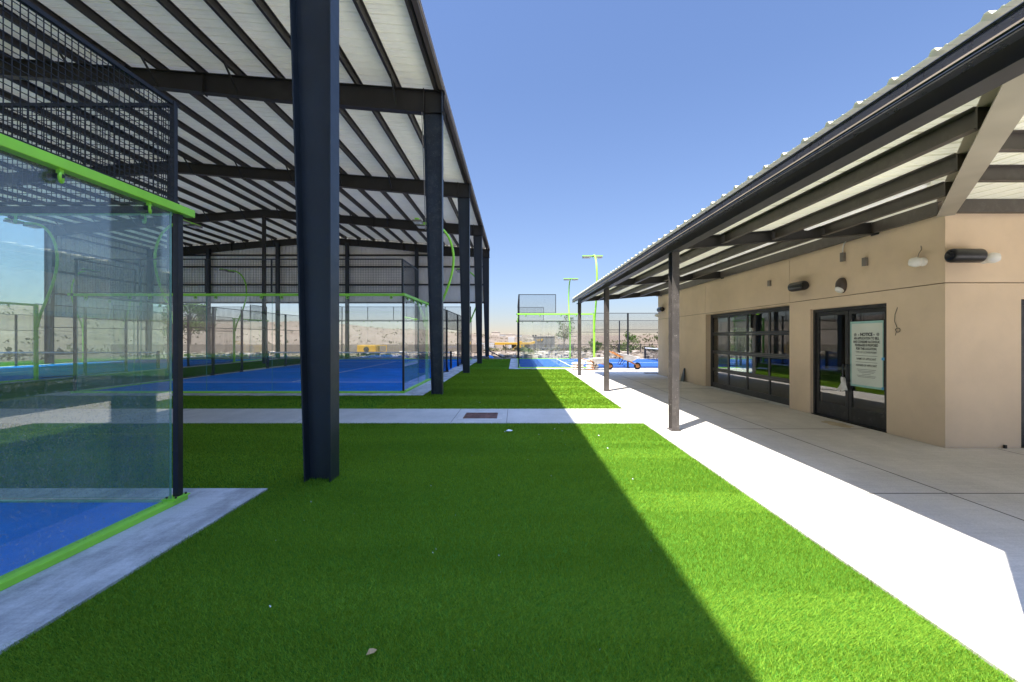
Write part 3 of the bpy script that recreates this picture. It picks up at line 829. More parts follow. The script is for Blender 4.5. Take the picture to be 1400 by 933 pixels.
for sg in (-1, 1):
    yc = ym+sg*.055
    b = MB(); b.tube([(xd+.0, yc, 1.16), (xd-.06, yc, 1.16), (xd-.07, yc, 1.13), (xd-.07, yc, .87), (xd-.06, yc, .84), (xd+.0, yc, .84)], .011, 8); b.build('handle', M['black'], ED, smooth=True)
b = MB(); b.box(xd+.06, xd+.10, ym+.09, DY1-.16, 1.03, 1.09); b.build('push_bar', M['cloth'], ED)
b = MB(); b.box(xd-.07, xd+.08, DY0+.013, DY1-.013, .0181, .029); b.build('threshold', M['bolt'], ED)
# south door at the right edge
b = MB(); yd = YW+.09
b.box(FX0+.013, FX0+.10, yd-.03, yd+.07, .02, FZ-.01); b.box(FX0+.10, FX1, yd-.03, yd+.07, FZ-.09, FZ-.01); b.box(FX0+.10, FX1, yd, yd+.045, .02, .33); b.box(FX0+.10, FX0+.19, yd, yd+.045, .33, FZ-.09)
sd = b.build('side_door', M['frame'], CH, bevel=.003)
b = MB(); b.box(FX0+.18, FX1, yd+.018, yd+.026, .32, FZ-.08); b.build('glass_pane', M['glass_door'], sd)

# paper notice on the right-hand leaf
ny0, ny1 = 7.715, 8.455
NZ0, NZ1 = .77, 2.0
NO = thing('paper_notice', 'tall pale paper notice taped to the glass of the entrance door', 'notice', (xd-.01, (ny0+ny1)/2, NZ0))
b = MB(); b.box(xd-.004, xd-.002, ny0, ny1, NZ0, NZ1); sheet = b.build('sheet', M['paper'], NO)
b = MB()
b.box(xd-.0052, xd-.0042, ny0-.012, ny1+.012, NZ1-.028, NZ1+.016); b.box(xd-.0052, xd-.0042, ny0-.006, ny1+.006, NZ0-.02, NZ0+.02)
b.box(xd-.0050, xd-.0041, ny1-.022, ny1+.012, NZ0+.02, NZ1-.028)
b.box(xd-.0050, xd-.0041, ny0-.008, ny0+.012, NZ0+.02, NZ1-.028)
b.build('tape_border', M['tape'], NO)
b = MB(); b.box(xd-.0062, xd-.0053, ny0-.03, ny0+.03, 1.29, 1.34); b.box(xd-.0062, xd-.0053, ny0-.02, ny0+.03, NZ0-.015, NZ0+.03); b.build('tape_piece', M['tape_blue'], NO)
def text(body, yc, z, size, m, par, xs=1., bold=.0, x=None, name='lettering', align='CENTER'):
    cu = bpy.data.curves.new(name, 'FONT'); cu.body = body; cu.size = size; cu.align_x = align; cu.align_y = 'CENTER'
    cu.offset = bold; cu.extrude = .0004
    o = bpy.data.objects.new(name, cu); COL.objects.link(o)
    dg = bpy.context.evaluated_depsgraph_get()
    me = bpy.data.meshes.new_from_object(o.evaluated_get(dg)); bpy.data.objects.remove(o)
    o = bpy.data.objects.new(name, me); COL.objects.link(o)
    me.materials.clear(); me.materials.append(m)
    Rm = Matrix(((0, 0, -1), (-1, 0, 0), (0, 1, 0))).to_4x4()
    Wd = Matrix.Translation((x if x is not None else xd-.0058, yc, z)) @ Rm @ Matrix.Diagonal((xs, 1, 1, 1))
    o.parent = par; o.matrix_local = WM[par].inverted() @ Wd
    WM[o] = Wd
    return o
nc = (ny0+ny1)/2
hh = NZ1-NZ0
for (tx, fz, size, m, xs, bold) in (
    ('- NOTICE -', .805, .082, M['ink'], .95, .0034),
    ('AN APPLICATION TO SELL', .745, .064, M['ink'], .76, .0022),
    ('AND CONSUME ALCOHOLIC', .69, .064, M['ink'], .73, .0022),
    ('BEVERAGES IS PROPOSED', .637, .064, M['ink'], .73, .0022),
    ('FOR THIS LOCATION.', .583, .064, M['ink'], .76, .0022),
    ('TYPE OF LICENSE/PERMIT', .528, .055, M['ink_grey'], .80, .0006),
    ('NAME OF APPLICANT', .425, .058, M['ink'], .80, .0006),
    ('ADDRESS OF APPLICANT', .325, .058, M['ink'], .74, .0006)):
    text(tx, nc, NZ0+hh*fz, size, m, sheet, xs, bold)
b = MB()
for fz, w0 in ((.475, .25), (.375, .25), (.262, .22), (.238, .20), (.218, .17), (.19, .10), (.165, .22), (.145, .20)):
    b.box(xd-.0056, xd-.0046, nc-w0, nc+w0, NZ0+hh*fz-.0035, NZ0+hh*fz+.0035)
b.build('printed_rule', M['ink_grey'], sheet)
for sy in (-1, 1):
    b = MB(); b.torus((xd-.005, nc+sy*.26, NZ0+hh*.805), .026, .005, (1,0,0), 14, 4); b.torus((xd-.005, nc+sy*.26, NZ0+hh*.805), .010, .004, (1,0,0), 10, 4); b.build('printed_seal', M['ink_grey'], sheet)

# rag on the door handle
bm = bmesh.new()
b = MB()
gx = 7; gy = 7
idx = {}
for i in range(gx):
    for j in range(gy):
        u = i/(gx-1)-.5; v_ = j/(gy-1)
        idx[i, j] = b.add([(xd-.085-.03*math.sin(u*9+v_*3)-.012*random.random(), ym+.03+u*(.10+.10*v_)+.03*(v_-.5), .90-.26*v_+.02*math.sin(u*11))])
for i in range(gx-1):
    for j in range(gy-1): b.face(idx[i, j], idx[i+1, j], idx[i+1, j+1], idx[i, j+1])
rg = b.build('rag', M['cloth']); tag(rg, 'crumpled white rag hanging from the entrance door handles', 'rag')
md = rg.modifiers.new('thick', 'SOLIDIFY'); md.thickness = .006
bm.free()

# ------------------------------------------------------------------ canopy of the clubhouse
CN = thing('patio_canopy', 'dark steel canopy with cream ribbed roof along the clubhouse', 'canopy', (4.7, 11, 0))
XC, YC = 2.68, 2.10          # outer edges
KX = .31/(XW-XC); KY = .31/(YW-YC)
def zc(x): return 3.50+KX*(x-XC)
def zcy(y): return 3.50+KY*(y-YC)
def hipy(x): return YC+(x-XC)*(YW-YC)/(XW-XC)
def hipx(y): return XC+(y-YC)*(XW-XC)/(YW-YC)
YE = 19.75
profc = [(0, 0), (.10, 0), (.105, .006), (.115, .006), (.12, 0), (.185, 0), (.19, .006), (.20, .006), (.205, 0), (.245, 0), (.264, .030), (.286, .030)]
def sheet_w():
    b = MB(); prev = None; yy = YC+.02
    while yy < YE:
        for dy, dz in profc:
            y = yy+dy
            if y > YE: break
            xr_ = min(hipx(y), XW-.002); x0 = XC-.035
            n = b.add([(x0, y, zc(x0)+dz), (max(xr_, x0+.01), y, zc(max(xr_, x0+.01))+dz)])
            if prev is not None: b.face(prev, prev+1, n+1, n)
            prev = n
        yy += .305
    b.build('roof_panel', M['canopy_roof'], CN)
def sheet_s():
    b = MB(); prev = None; xx = XC+.02
    while xx < 14:
        for dx_, dz in profc:
            x = xx+dx_
            yr = min(hipy(x), YW-.002); y0 = YC-.035
            n = b.add([(x, y0, zcy(y0)+dz), (x, max(yr, y0+.01), zcy(max(yr, y0+.01))+dz)])
            if prev is not None: b.face(prev, n, n+1, prev+1)
            prev = n
        xx += .305
    b.build('roof_panel', M['canopy_roof'], CN)
sheet_w(); sheet_s()
# gutters (rolled lip profile)
gp = [(.0, .0), (.0, -.128), (-.07, -.128), (-.088, -.10), (-.088, -.012), (-.08, .0), (-.068, -.006), (-.074, -.02), (-.074, -.096), (-.062, -.114), (-.014, -.114), (-.014, .0)]
b = MB()
GX, GZ = XC+.07, 3.455
b.prism([(GX+p[0], GZ+p[1]) for p in gp], 'y', YC, YE+.02)
b.tube([(GX-.088, YC, GZ-.004), (GX-.088, YE+.02, GZ-.004)], .009, 8)
b.tube([(GX-.082, YC, GZ-.118), (GX-.082, YE+.02, GZ-.118)], .013, 8)
b.cur = 1; b.box(GX-.0975, GX-.089, YC, YE+.02, GZ-.097, GZ-.085)
b.build('gutter', [M['gutter'], M['lip_highlight']], CN, smooth=False)
b = MB(); GY = YC+.07
b.prism([(GY+p[0], GZ+p[1]) for p in gp], 'x', GX-.088, 14); b.build('gutter', M['gutter'], CN)
# edge beams
EB = 2.90
def ibeam(b, p0, p1, depth, wd, tf=.012, tw=.008):
    """I section; p0,p1 at top centre"""
    p0 = Vector(p0); p1 = Vector(p1); dz = Vector((0,0,1))
    b.obox(p0-dz*tf/2, p1-dz*tf/2, wd, tf); b.obox(p0-dz*(depth-tf/2), p1-dz*(depth-tf/2), wd, tf); b.obox(p0-dz*depth/2, p1-dz*depth/2, tw, depth-2*tf)
ztop = 3.497
b = MB(); ibeam(b, (EB, YC+.18, ztop), (EB, YE-.1, ztop), .247, .17); b.build('edge_beam', M['edge_steel'], CN)
b = MB(); ibeam(b, (EB+.1, YC+.30, ztop), (14, YC+.30, ztop), .247, .17); b.build('edge_beam', M['edge_steel'], CN)
# rafters
RYS = [7.78, 13.5, 19.15]
for yy in RYS:
    b = MB(); ibeam(b, (EB+.09, yy, zc(EB+.09)-.008), (XW-.01, yy, zc(XW)-.008), .205, .10)
    b.box(XW-.022, XW-.004, yy-.08, yy+.08, zc(XW)-.24, zc(XW)-.005)
    b.build('rafter', M['charcoal'], CN)
# hip beam
b = MB(); hx0, hx1 = EB+.1, XW-.03
p0 = Vector((hx0, hipy(hx0), zc(hx0)-.01)); p1 = Vector((hx1, hipy(hx1), zc(hx1)-.01))
ibeam(b, p0, p1, .25, .20); b.build('hip_beam', M['bounce_lit_steel'], CN)
# purlins (C sections) and ledgers
def cpur(b, p0, p1, dp=.18, wd=.065, sgn=1):
    p0 = Vector(p0); p1 = Vector(p1); d = (p1-p0).normalized(); sd_ = Vector((-d.y, d.x, 0))*sgn
    z = Vector((0,0,1))
    b.obox(p0-z*dp/2, p1-z*dp/2, .006, dp)
    for zz_ in (.003, dp-.003): b.obox(p0-z*zz_+sd_*(wd/2+.003), p1-z*zz_+sd_*(wd/2+.003), wd, .006)
for x in (3.8, 4.72, 5.62):
    ys = [hipy(x)+.10]+RYS
    for k in range(len(ys)-1):
        a0 = ys[k]+(.0 if k == 0 else .055); a1 = ys[k+1]-.055
        b = MB(); cpur(b, (x, a0, zc(x)-.008), (x, a1, zc(x)-.008))
        if k == 0: b.box(x-.05, x+.075, a0-.012, a0+.004, zc(x)-.20, zc(x)-.01)
        b.build('purlin', M['canopy_steel'], CN)
for y in (3.05, 4.02, 4.98):
    b = MB(); cpur(b, (hipx(y)+.10, y, zcy(y)-.008), (14, y, zcy(y)-.008), sgn=-1); b.build('purlin', M['canopy_steel'], CN)
b = MB(); cpur(b, (XW-.075, YW+.04, zc(XW)-.012), (XW-.075, YE-.1, zc(XW)-.012), .20, .07, -1); b.build('ledger', M['canopy_steel'], CN)
b = MB(); cpur(b, (XW+.04, YW-.075, zcy(YW)-.012), (14, YW-.075, zcy(YW)-.012), .20, .07, 1); b.build('ledger', M['canopy_steel'], CN)
# posts, H sections with flanges facing the camera
for (px, py) in ((EB, RYS[0]), (EB, RYS[1]), (EB, RYS[2]), (2.86, 2.2)):
    b = MB(); zt = 3.249
    b.box(px-.065, px+.065, py-.095, py-.083, .03, zt); b.box(px-.065, px+.065, py+.083, py+.095, .03, zt); b.box(px-.005, px+.005, py-.083, py+.083, .03, zt)
    b.box(px-.09, px+.09, py-.12, py+.12, .0185, .03)
    b.build('post', M['post'], CN, bevel=.002)

# strip lights under the canopy
for k, (ya, yb, lab) in enumerate(((5.35, 7.6, 'white strip light under the canopy, the one by the hip beam'), (8.3, 10.6, 'white strip light under the canopy above the entrance door side'),
                              (11.0, 13.3, 'white strip light under the canopy above the glazed roll-up door'), (14.3, 16.6, 'white strip light under the canopy nearest its far end'))):
    x = 5.17; z = zc(x)-.02
    t = thing('strip_light', lab, 'light', (x, (ya+yb)/2, z), 0, 'strip lights under the canopy')
    b = MB(); b.box(x-.05, x+.05, ya, yb, z-.05, z); b.build('housing', M['plastic_white'], t, bevel=.004)
    b = MB(); b.box(x-.038, x+.038, ya+.03, yb-.03, z-.075, z-.051); b.build('diffuser', M['led'], t, bevel=.008)

# ------------------------------------------------------------------ fixtures on the clubhouse wall
def speaker(loc, out, along, label):
    """short black cylinder on a bracket, axis along the wall"""
    out = Vector(out); al = Vector(along); c = Vector(loc)+out*.125
    t = thing('wall_speaker', label, 'speaker', loc, 0, 'black cylindrical speakers on the clubhouse walls')
    b = MB(); b.lathe([(.0, -.235), (.085, -.235), (.10, -.222), (.105, -.20), (.105, .205), (.098, .225), (.085, .235), (.0, .235)], c, al, 24); b.build('housing', M['plastic_black'], t, smooth=True)
    b = MB(); b.lathe([(.0, 0), (.072, 0), (.072, .006), (.045, .014), (.0, .016)], c-al*.236, -al, 20); b.build('end_cap', M['lens'], t, smooth=True)
    b = MB(); b.lathe([(.06, 0), (.06, .015), (.022, .02), (.022, .06)], loc, out, 16); b.build('bracket', M['plastic_black'], t, smooth=True)
speaker((XW, 9.72, 2.87), (-1,0,0), (0,1,0), 'black cylindrical speaker on the tan wall between roll-up door and entrance')
speaker((XW, 18.9, 2.95), (-1,0,0), (0,1,0), 'black cylindrical speaker at the far end of the tan wall')
speaker((6.76, YW, 2.93), (0,-1,0), (1,0,0), 'black cylindrical speaker on the wall facing us beside the corner')
def camera_(loc, out, side, label, cable):
    out = Vector(out); sd_ = Vector(side); c = Vector(loc)
    k_ = 1.35
    t = thing('security_camera', label, 'security camera', loc, 0, 'white turret cameras on the clubhouse')
    b = MB(); b.lathe([(r*k_, h*k_) for r, h in ((.0, 0), (.050, 0), (.054, .012), (.050, .045), (.040, .05))], c, out, 22); b.build('base', M['plastic_white'], t, smooth=True)
    cc = c+out*.075*k_+sd_*.02*k_
    ax = (out*.45+sd_*.8+Vector((0,0,.1))).normalized()
    b = MB(); b.lathe([(r*k_, h*k_) for r, h in ((.0, -.062), (.03, -.056), (.05, -.038), (.060, 0), (.058, .02), (.050, .045), (.042, .06), (.0, .06))], cc, ax, 22); b.build('housing', M['plastic_white'], t, smooth=True)
    b = MB(); b.lathe([(.0, 0), (.036*k_, 0), (.030*k_, .006), (.0, .008)], cc+ax*.0602*k_, ax, 16); b.build('lens', M['lens'], t, smooth=True)
    if cable:
        b = MB(); b.tube([c+out*.10+Vector((0,0,.07)), c+out*.07+Vector((0,.01,.14)), c+out*.012+Vector((0,.03,.20)), c+Vector((0,.05,.27))], .006, 6); b.build('cable', M['grey_box'], t)
camera_((XW, 6.86, 2.92), (-1,0,0), (0,1,0), 'white turret camera with a short cable on the tan wall above the entrance corner', True)
camera_((7.15, YW, 2.90), (0,-1,0), (1,0,0), 'white turret camera right beside the black speaker on the wall facing us', False)
camera_((XW, 19.45, 2.72), (-1,0,0), (0,1,0), 'small turret camera at the far corner of the tan wall', False)
# oval wall light
t = thing('wall_light', 'brown oval wall light with white lens above the entrance', 'wall light', (XW, 8.55, 2.73), 0)
b = MB(); c = Vector((XW, 8.55, 2.76))
prof = []
for (s_, h) in ((1.0, 0), (1.0, .03), (.92, .07), (.7, .105), (.4, .12), (.05, .125)):
    n = b.add([(XW-h, 8.55+.105*s_*math.cos(a*2*PI/24), 2.75+.155*s_*math.sin(a*2*PI/24)) for a in range(24)])
    if prof:
        for a in range(24): b.face(prof[-1]+a, prof[-1]+(a+1) % 24, n+(a+1) % 24, n+a)
    prof.append(n)
b.face(*[n+a for a in range(24)])
b.build('housing', M['brown'], t, smooth=True)
b = MB(); b.lathe([(.0, -.02), (.075, -.018), (.085, 0), (.07, .03), (.03, .05), (.0, .052)], (XW-.075, 8.55, 2.66), (-.6,0,-.8), 18); b.build('lens', M['plastic_white'], t, smooth=True)
# junction boxes
def jbox(y, z, hgt, label, conduit=False):
    t = thing('junction_box', label, 'junction box', (XW, y, z), 0, 'grey electrical boxes on the tan wall')
    b = MB(); b.box(XW-.05, XW, y-.04, y+.04, z-hgt/2, z+hgt/2); b.build('housing', M['grey_box'], t, bevel=.005)
    b = MB(); b.box(XW-.056, XW-.051, y-.044, y+.044, z-hgt/2-.004, z+hgt/2+.004); b.build('cover_plate', M['grey_box'], t)
    if conduit:
        b = MB(); b.tube([(XW-.03, y, z+hgt/2), (XW-.03, y, z+.16), (XW-.04, y-.04, z+.25), (XW-.06, y-.16, z+.33), (XW-.07, y-.5, z+.42), (XW-.07, y-.75, z+.47)], .011, 8); b.build('conduit', M['tray'], t, smooth=True)
jbox(8.52, 3.31, .17, 'grey electrical box with a bent conduit up to the roof, above the oval light', True)
jbox(7.98, 3.12, .15, 'bare grey electrical box on the tan wall right of the conduit box')
jbox(10.98, 3.10, .14, 'small grey electrical box on the tan wall above the roll-up door')
jbox(18.0, 3.1, .2, 'grey electrical box high on the tan wall near its far end')
jbox(17.9, .5, .12, 'small outlet box low on the tan wall near its far end')
b = MB(); pts = [(XW-.004, 7.33, 2.22), (XW-.02, 7.36, 2.1), (XW-.018, 7.37, 1.98), (XW-.012, 7.33, 1.88)]
b.tube(pts, .0042, 6)
cc = Vector((XW-.015, 7.31, 1.83))
b.tube([cc+Vector((.004*math.sin(a*.9), .045*math.cos(a*.62+.6), .036*math.sin(a*.62+.6))) for a in range(15)], .0042, 6)
b.tube([cc+Vector((0,.05,.02)), cc+Vector((-.01,.02,-.03)), cc+Vector((-.01,.04,-.09))], .0042, 6)
tag(b.build('loose_wire', M['bolt'], smooth=True), 'looped dark wire sticking out of the tan wall right of the entrance', 'wire')
b = MB(); b.prism([(16.28, .02), (16.62, .02), (16.53, .52), (16.46, .52)], 'x', XW-.14, XW-.11)
bo = b.build('leaning_board', M['black']); tag(bo, 'dark narrow board leaning on the tan wall near the far end', 'board')
# lean it: top touches the wall
for v_ in bo.data.vertices:
    if v_.co.z > .3: v_.co.x += .105
b = MB(); b.box(9.0-1.15, 9.0-1.05, YW-.06, YW-.01, .018, .045); b.box(7.44, 7.47, YW-.05, YW-.02, .018, .07); tag(b.build('anchor_stub', M['black']), 'small black stub on the pavement at the foot of the wall facing us', 'stub')

# ------------------------------------------------------------------ drain, litter
t = thing('drain_grate', 'square rusty drain grate set in the cross walkway', 'drain', (-.73, 9.2, 0))
b = MB(); gx0, gx1, gy0, gy1 = -1.08, -.38, 8.88, 9.52
for (a0, a1, c0, c1) in ((gx0-.11, gx1+.11, gy0-.11, gy0), (gx0-.11, gx1+.11, gy1, gy1+.11), (gx0-.11, gx0, gy0, gy1), (gx1, gx1+.11, gy0, gy1)): b.box(a0, a1, c0, c1, .0, .0195)
b.build('frame', M['conc'], t)
b = MB(); b.box(gx0, gx1, gy0, gy1, .0155, .017)
for k in range(24):
    xx = gx0+.015+k*(gx1-gx0-.03)/23; b.box(xx-.006, xx+.006, gy0+.01, gy1-.01, .0172, .026)
for xx in (gx0+.005, gx0+(gx1-gx0)/3, gx0+(gx1-gx0)*2/3, gx1-.005): b.box(xx-.010, xx+.010, gy0, gy1, .0173, .0275)
b.box(gx0, gx1, gy0, gy0+.015, .0174, .028); b.box(gx0, gx1, gy1-.015, gy1, .0174, .028)
b.build('grate', M['rust'], t)
def leafq(name, x, y, l, wd, rot, m, label, cat):
    b = MB(); c_, s_ = math.cos(rot), math.sin(rot)
    pts = [(-l, 0, .03), (-l*.3, wd, .05), (l*.4, wd*.8, .045), (l, 0, .035), (l*.4, -wd*.7, .03), (-l*.3, -wd, .035)]
    n = b.add([(x+p[0]*c_-p[1]*s_, y+p[0]*s_+p[1]*c_, p[2]) for p in pts]); b.face(*range(n, n+6))
    o = b.build(name, m); o.modifiers.new('t', 'SOLIDIFY').thickness = .003
    tag(o, label, cat)
leafq('paper_scrap', -.10, 7.65, .065, .035, .2, M['line'], 'white paper scrap lying on the turf in front of the drain', 'paper')
leafq('dry_leaf', -.76, 2.26, .029, .011, .6, M['dry_leaf'], 'brown dry leaf lying on the turf at the bottom of the picture', 'leaf')
fl = MB()
for _ in range(42):
    x = random.uniform(-2.2, 2.3); y = 2.2+5.9*random.random()**.8 if random.random() < .7 else random.uniform(10.3, 16)
    r = random.uniform(.004, .009)*(1 if y < 5 else 1.5); a = random.random()*6
    n = fl.add([(x+r*math.cos(a+q*PI/2)*(1 if q % 2 else .5), y+r*math.sin(a+q*PI/2)*(1 if q % 2 else .5), .031+.004*q) for q in range(4)]); fl.face(n, n+1, n+2, n+3)
o = fl.build('litter', M['line']); tag(o, 'tiny white flecks scattered over the turf', 'flecks', kind='stuff')
# stain by the entrance
st_ = MB(); pts = [(6.27+.17*math.cos(a*2*PI/22)*(1+.25*math.sin(a*2.3)), 8.3+.33*math.sin(a*2*PI/22)*(1+.15*math.sin(a*1.7))) for a in range(22)]
st_.prism(pts, 'z', .016, .0192); struct(st_.build('pavement_stain', pmat('stain', (.42, .34, .23), .9, 0, .2, 4)))

# ------------------------------------------------------------------ bags, wheelbarrows, board
def make_bag(loc, rz, label, squash=1.):
    t = thing('cement_bag', label, 'bag', loc, rz, 'white cement bags stacked by the open air court')
    Mx = WM[t]
    b = MB(); nu, nv = 9, 7; L, W, H = .36, .22, .068*squash
    ids = {}
    for side in (1, -1):
        for i in range(nu):
            for j in range(nv):
                u = i/(nu-1)*2-1; v_ = j/(nv-1)*2-1
                e = (1-abs(u)**4)*(1-abs(v_)**4)
                k = (1-.06*(v_*v_))*L*u, (1-.07*(u*u))*W*v_
                if side < 0 and (i in (0, nu-1) or j in (0, nv-1)): ids[side, i, j] = ids[1, i, j]; continue
                ids[side, i, j] = b.add([Mx @ Vector((k[0], k[1], .07+side*H*e**.55+.006*math.sin(u*7+v_*3)*side*e))])
    for side in (1, -1):
        for i in range(nu-1):
            for j in range(nv-1): b.face(ids[side, i, j], ids[side, i+1, j], ids[side, i+1, j+1], ids[side, i, j+1])
    sack = b.build('sack', M['bag'], t, smooth=True)
    b = MB(); n = b.add([Mx @ Vector(p) for p in ((-.10, -W*.80, .12), (.12, -W*.80, .12), (.12, -W*.93, .075), (-.10, -W*.93, .075))]); b.face(n, n+1, n+2, n+3)
    o = b.build('print_patch', M['bag_print'], t); o.modifiers.new('t', 'SOLIDIFY').thickness = .004
    return t
for col_, x0 in ((0, 3.32), (1, 4.06)):
    for lay in range(3):
        make_bag((x0+random.uniform(-.03, .03), 22.45+random.uniform(-.03, .03), .018+lay*.13), random.uniform(-.06, .06),
                 ['lowest', 'middle', 'topmost'][lay]+' white cement bag of the '+['left', 'right'][col_]+' stack beside the turf corner')
make_bag((3.72, 22.62, .018+3*.13), .35, 'white cement bag lying across the top of both bag stacks')
b = MB(); b.box(3.78, 3.98, 22.05, 22.12, .0185, .05); b.tube([(3.98, 22.085, .035), (4.12, 22.06, .035)], .014, 8)
tag(b.build('float_trowel', M['orange']), 'orange hand float lying on the pavement by the cement bags', 'trowel')
def make_barrow(loc, rz, pitch, label):
    """wheel at local origin side +x, handles towards -x"""
    t = thing('wheelbarrow', label, 'wheelbarrow', loc, rz, 'wheelbarrows by the open air court')
    Mx = WM[t] @ Matrix.Translation((.62, 0, .19)) @ Matrix.Rotation(pitch, 4, 'Y') @ Matrix.Translation((-.62, 0, -.19))
    def bld(b, name, mats, par=t, **k):
        b.v = [Mx @ Vector(p) for p in b.v]; return b.build(name, mats, par, **k)
    b = MB()
    # tray: flared pan
    top = [(-.42, -.32), (.40, -.30), (.58, -.17), (.58, .17), (.40, .30), (-.42, .32)]
    bot = [(-.22, -.19), (.20, -.19), (.26, -.10), (.26, .10), (.20, .19), (-.22, .19)]
    zt = [.60, .64, .67, .67, .64, .60]
    nt_ = b.add([(p[0], p[1], zt[k]) for k, p in enumerate(top)]); nb_ = b.add([(p[0], p[1], .34) for p in bot])
    for k in range(6):
        j = (k+1) % 6; b.face(nt_+k, nt_+j, nb_+j, nb_+k)
    b.face(*[nb_+k for k in range(6)])
    b.tube([(p[0], p[1], zt[k]) for k, p in enumerate(top)]+[(top[0][0], top[0][1], zt[0])], .013, 6)
    tr = bld(b, 'tray', M['tray']); tr.modifiers.new('t', 'SOLIDIFY').thickness = .006
    for sy in (-1, 1):
        b = MB(); b.obox((.72, sy*.07, .19), (-.95, sy*.30, .58), .04, .05); bld(b, 'handle', M['orange'], bevel=.006)
        b = MB(); b.tube([(-.12, sy*.17, .36), (-.28, sy*.22, .02), (-.36, sy*.22, .02), (-.30, sy*.18, .36)], .016, 6); bld(b, 'leg', M['bolt'])
    b = MB(); b.torus((.62, 0, .19), .14, .05, (0,1,0), 20, 10); wh = bld(b, 'wheel', M['rubber'], smooth=True)
    b = MB(); b.lathe([(.0, -.03), (.10, -.025), (.10, .025), (.0, .03)], (.62, 0, .19), (0,1,0), 16); bld(b, 'rim', M['orange'], wh)
    return t
make_barrow((4.36, 22.35, .018), .1, 0., 'grey wheelbarrow with orange handles resting on its wheel beside the cement bags')
make_barrow((5.85, 22.50, .018), .05, .25, 'tipped grey wheelbarrow with its orange handles raised, nearer the clubhouse')
b = MB(); b.box(5.05, 6.15, 21.2, 21.6, .0185, .05); tag(b.build('form_board', M['wood']), 'flat grey board lying on the sunny pavement in front of the wheelbarrows', 'board')
b = MB(); b.box(6.1, 6.7, 19.95, 20.2, .0185, .06); tag(b.build('plank', M['wood']), 'short plank on the pavement at the far corner of the clubhouse', 'plank')

# ------------------------------------------------------------------ background
# railing fence beyond the court
FN = thing('railing_fence', 'long black steel railing fence beyond the open air court', 'fence', (14, 46, 0))
zf = lambda x: float(terr(np.array([x]), np.array([46.5]))[0])
b = MB()
for zz_ in (.12, .55, .95): b.box(-1, 36, 46.48, 46.53, zz_-.02, zz_+.02)
b.build('rail', M['black'], FN)
b = MB()
for k in range(247): xx = -1+k*.15; b.box(xx-.008, xx+.008, 46.495, 46.512, .12, .95)
b.build('picket', M['black'], FN)['kind'] = 'stuff'
for k in range(16):
    xx = -1+k*2.45; b = MB(); b.box(xx-.035, xx+.035, 46.46, 46.55, -.4, 1.02); b.build('post', M['black'], FN)
# leaves
def leaf_cloud(b, centers, radii, n, ls):
    for (c, r) in zip(centers, radii):
        for _ in range(n):
            d = Vector((random.gauss(0,1), random.gauss(0,1), random.gauss(0,1))).normalized()*r*random.random()**.4
            p = Vector(c)+Vector((d.x, d.y, d.z*.85))
            a = Vector((random.gauss(0,1), random.gauss(0,1), random.gauss(0,1))).normalized()*ls*random.uniform(.6, 1.3)
            q = a.cross(Vector((random.gauss(0,1), random.gauss(0,1), random.gauss(0,1)))).normalized()*ls*.5
            m = b.add([p-a, p+q, p+a, p-q]); b.face(m, m+1, m+2, m+3)
def tree(loc, h, r, nclump, nleaf, ls, m, label, name='tree', trunk_frac=.4, tr=.06, group=None, sparse=1.):
    z0 = float(terr(np.array([loc[0]]), np.array([loc[1]]))[0])
    t = thing(name, label, 'tree' if 'tree' in name or 'sapling' in name else 'shrub', (loc[0], loc[1], z0), 0, group)
    b = MB(); base = Vector((loc[0], loc[1], z0-.1)); top = base+Vector((random.uniform(-.1,.1)*r, random.uniform(-.1,.1)*r, h*.85))
    b.tube([base, base.lerp(top, .35)+Vector((.03*h*.3, 0, 0)), base.lerp(top, .7), top], [tr, tr*.8, tr*.5, tr*.2], 8)
    cs, rs = [], []
    for k in range(nclump):
        a = random.random()*2*PI; f = random.random(); zz_ = z0+h*(trunk_frac+(1-trunk_frac)*f*.92)
        rad = r*(.35+.65*math.sin(PI*min(1, .15+f*.85)))*random.random()**.5
        c = Vector((loc[0]+rad*math.cos(a), loc[1]+rad*math.sin(a), zz_)); cs.append(c); rs.append(r*random.uniform(.2, .42)*sparse)
        s0 = base.lerp(top, max(.15, trunk_frac*.8+.5*f))
        if k % 2 == 0: b.tube([s0, s0.lerp(c, .5)+Vector((0,0,.03*h)), c], [tr*.4, tr*.28, tr*.12], 5)
    b.build('trunk', M['bark'], t)
    b = MB(); leaf_cloud(b, cs, rs, nleaf, ls); b.build('crown', m, t)
tree((4.7, 41), 4.3, 1.0, 34, 26, .075, M['leaf_olive'], 'thin young tree with sparse leaves behind the open air court', 'sapling', .38, .04)
tree((9.2, 49), 1.9, .8, 12, 60, .08, M['leaf_green'], 'green bush behind the black railing left of the lime mast', 'bush', .1, .03)
tree((13.2, 49), 2.3, 1.3, 16, 70, .09, M['leaf_green'], 'broad green bush behind the railing between the dark court posts', 'bush', .1, .03)
tree((16.8, 50), 2.0, .9, 12, 60, .08, M['leaf_olive'], 'olive bush behind the railing right of the broad green one', 'bush', .1, .03)
tree((20.5, 48), 1.9, 1.5, 14, 70, .09, M['leaf_green'], 'low wide bush behind the railing next to the clubhouse end', 'bush', .1, .03)
tree((-42, 55), 6.6, 3.0, 30, 110, .16, M['leaf_green'], 'round green tree seen through the glass beyond the left row of courts', 'tree', .3, .14)
tree((13.5, 25.5), 3.2, 1.5, 20, 100, .10, M['leaf_green'], 'green tree behind the clubhouse seen through its rear window', 'tree', .25, .07)

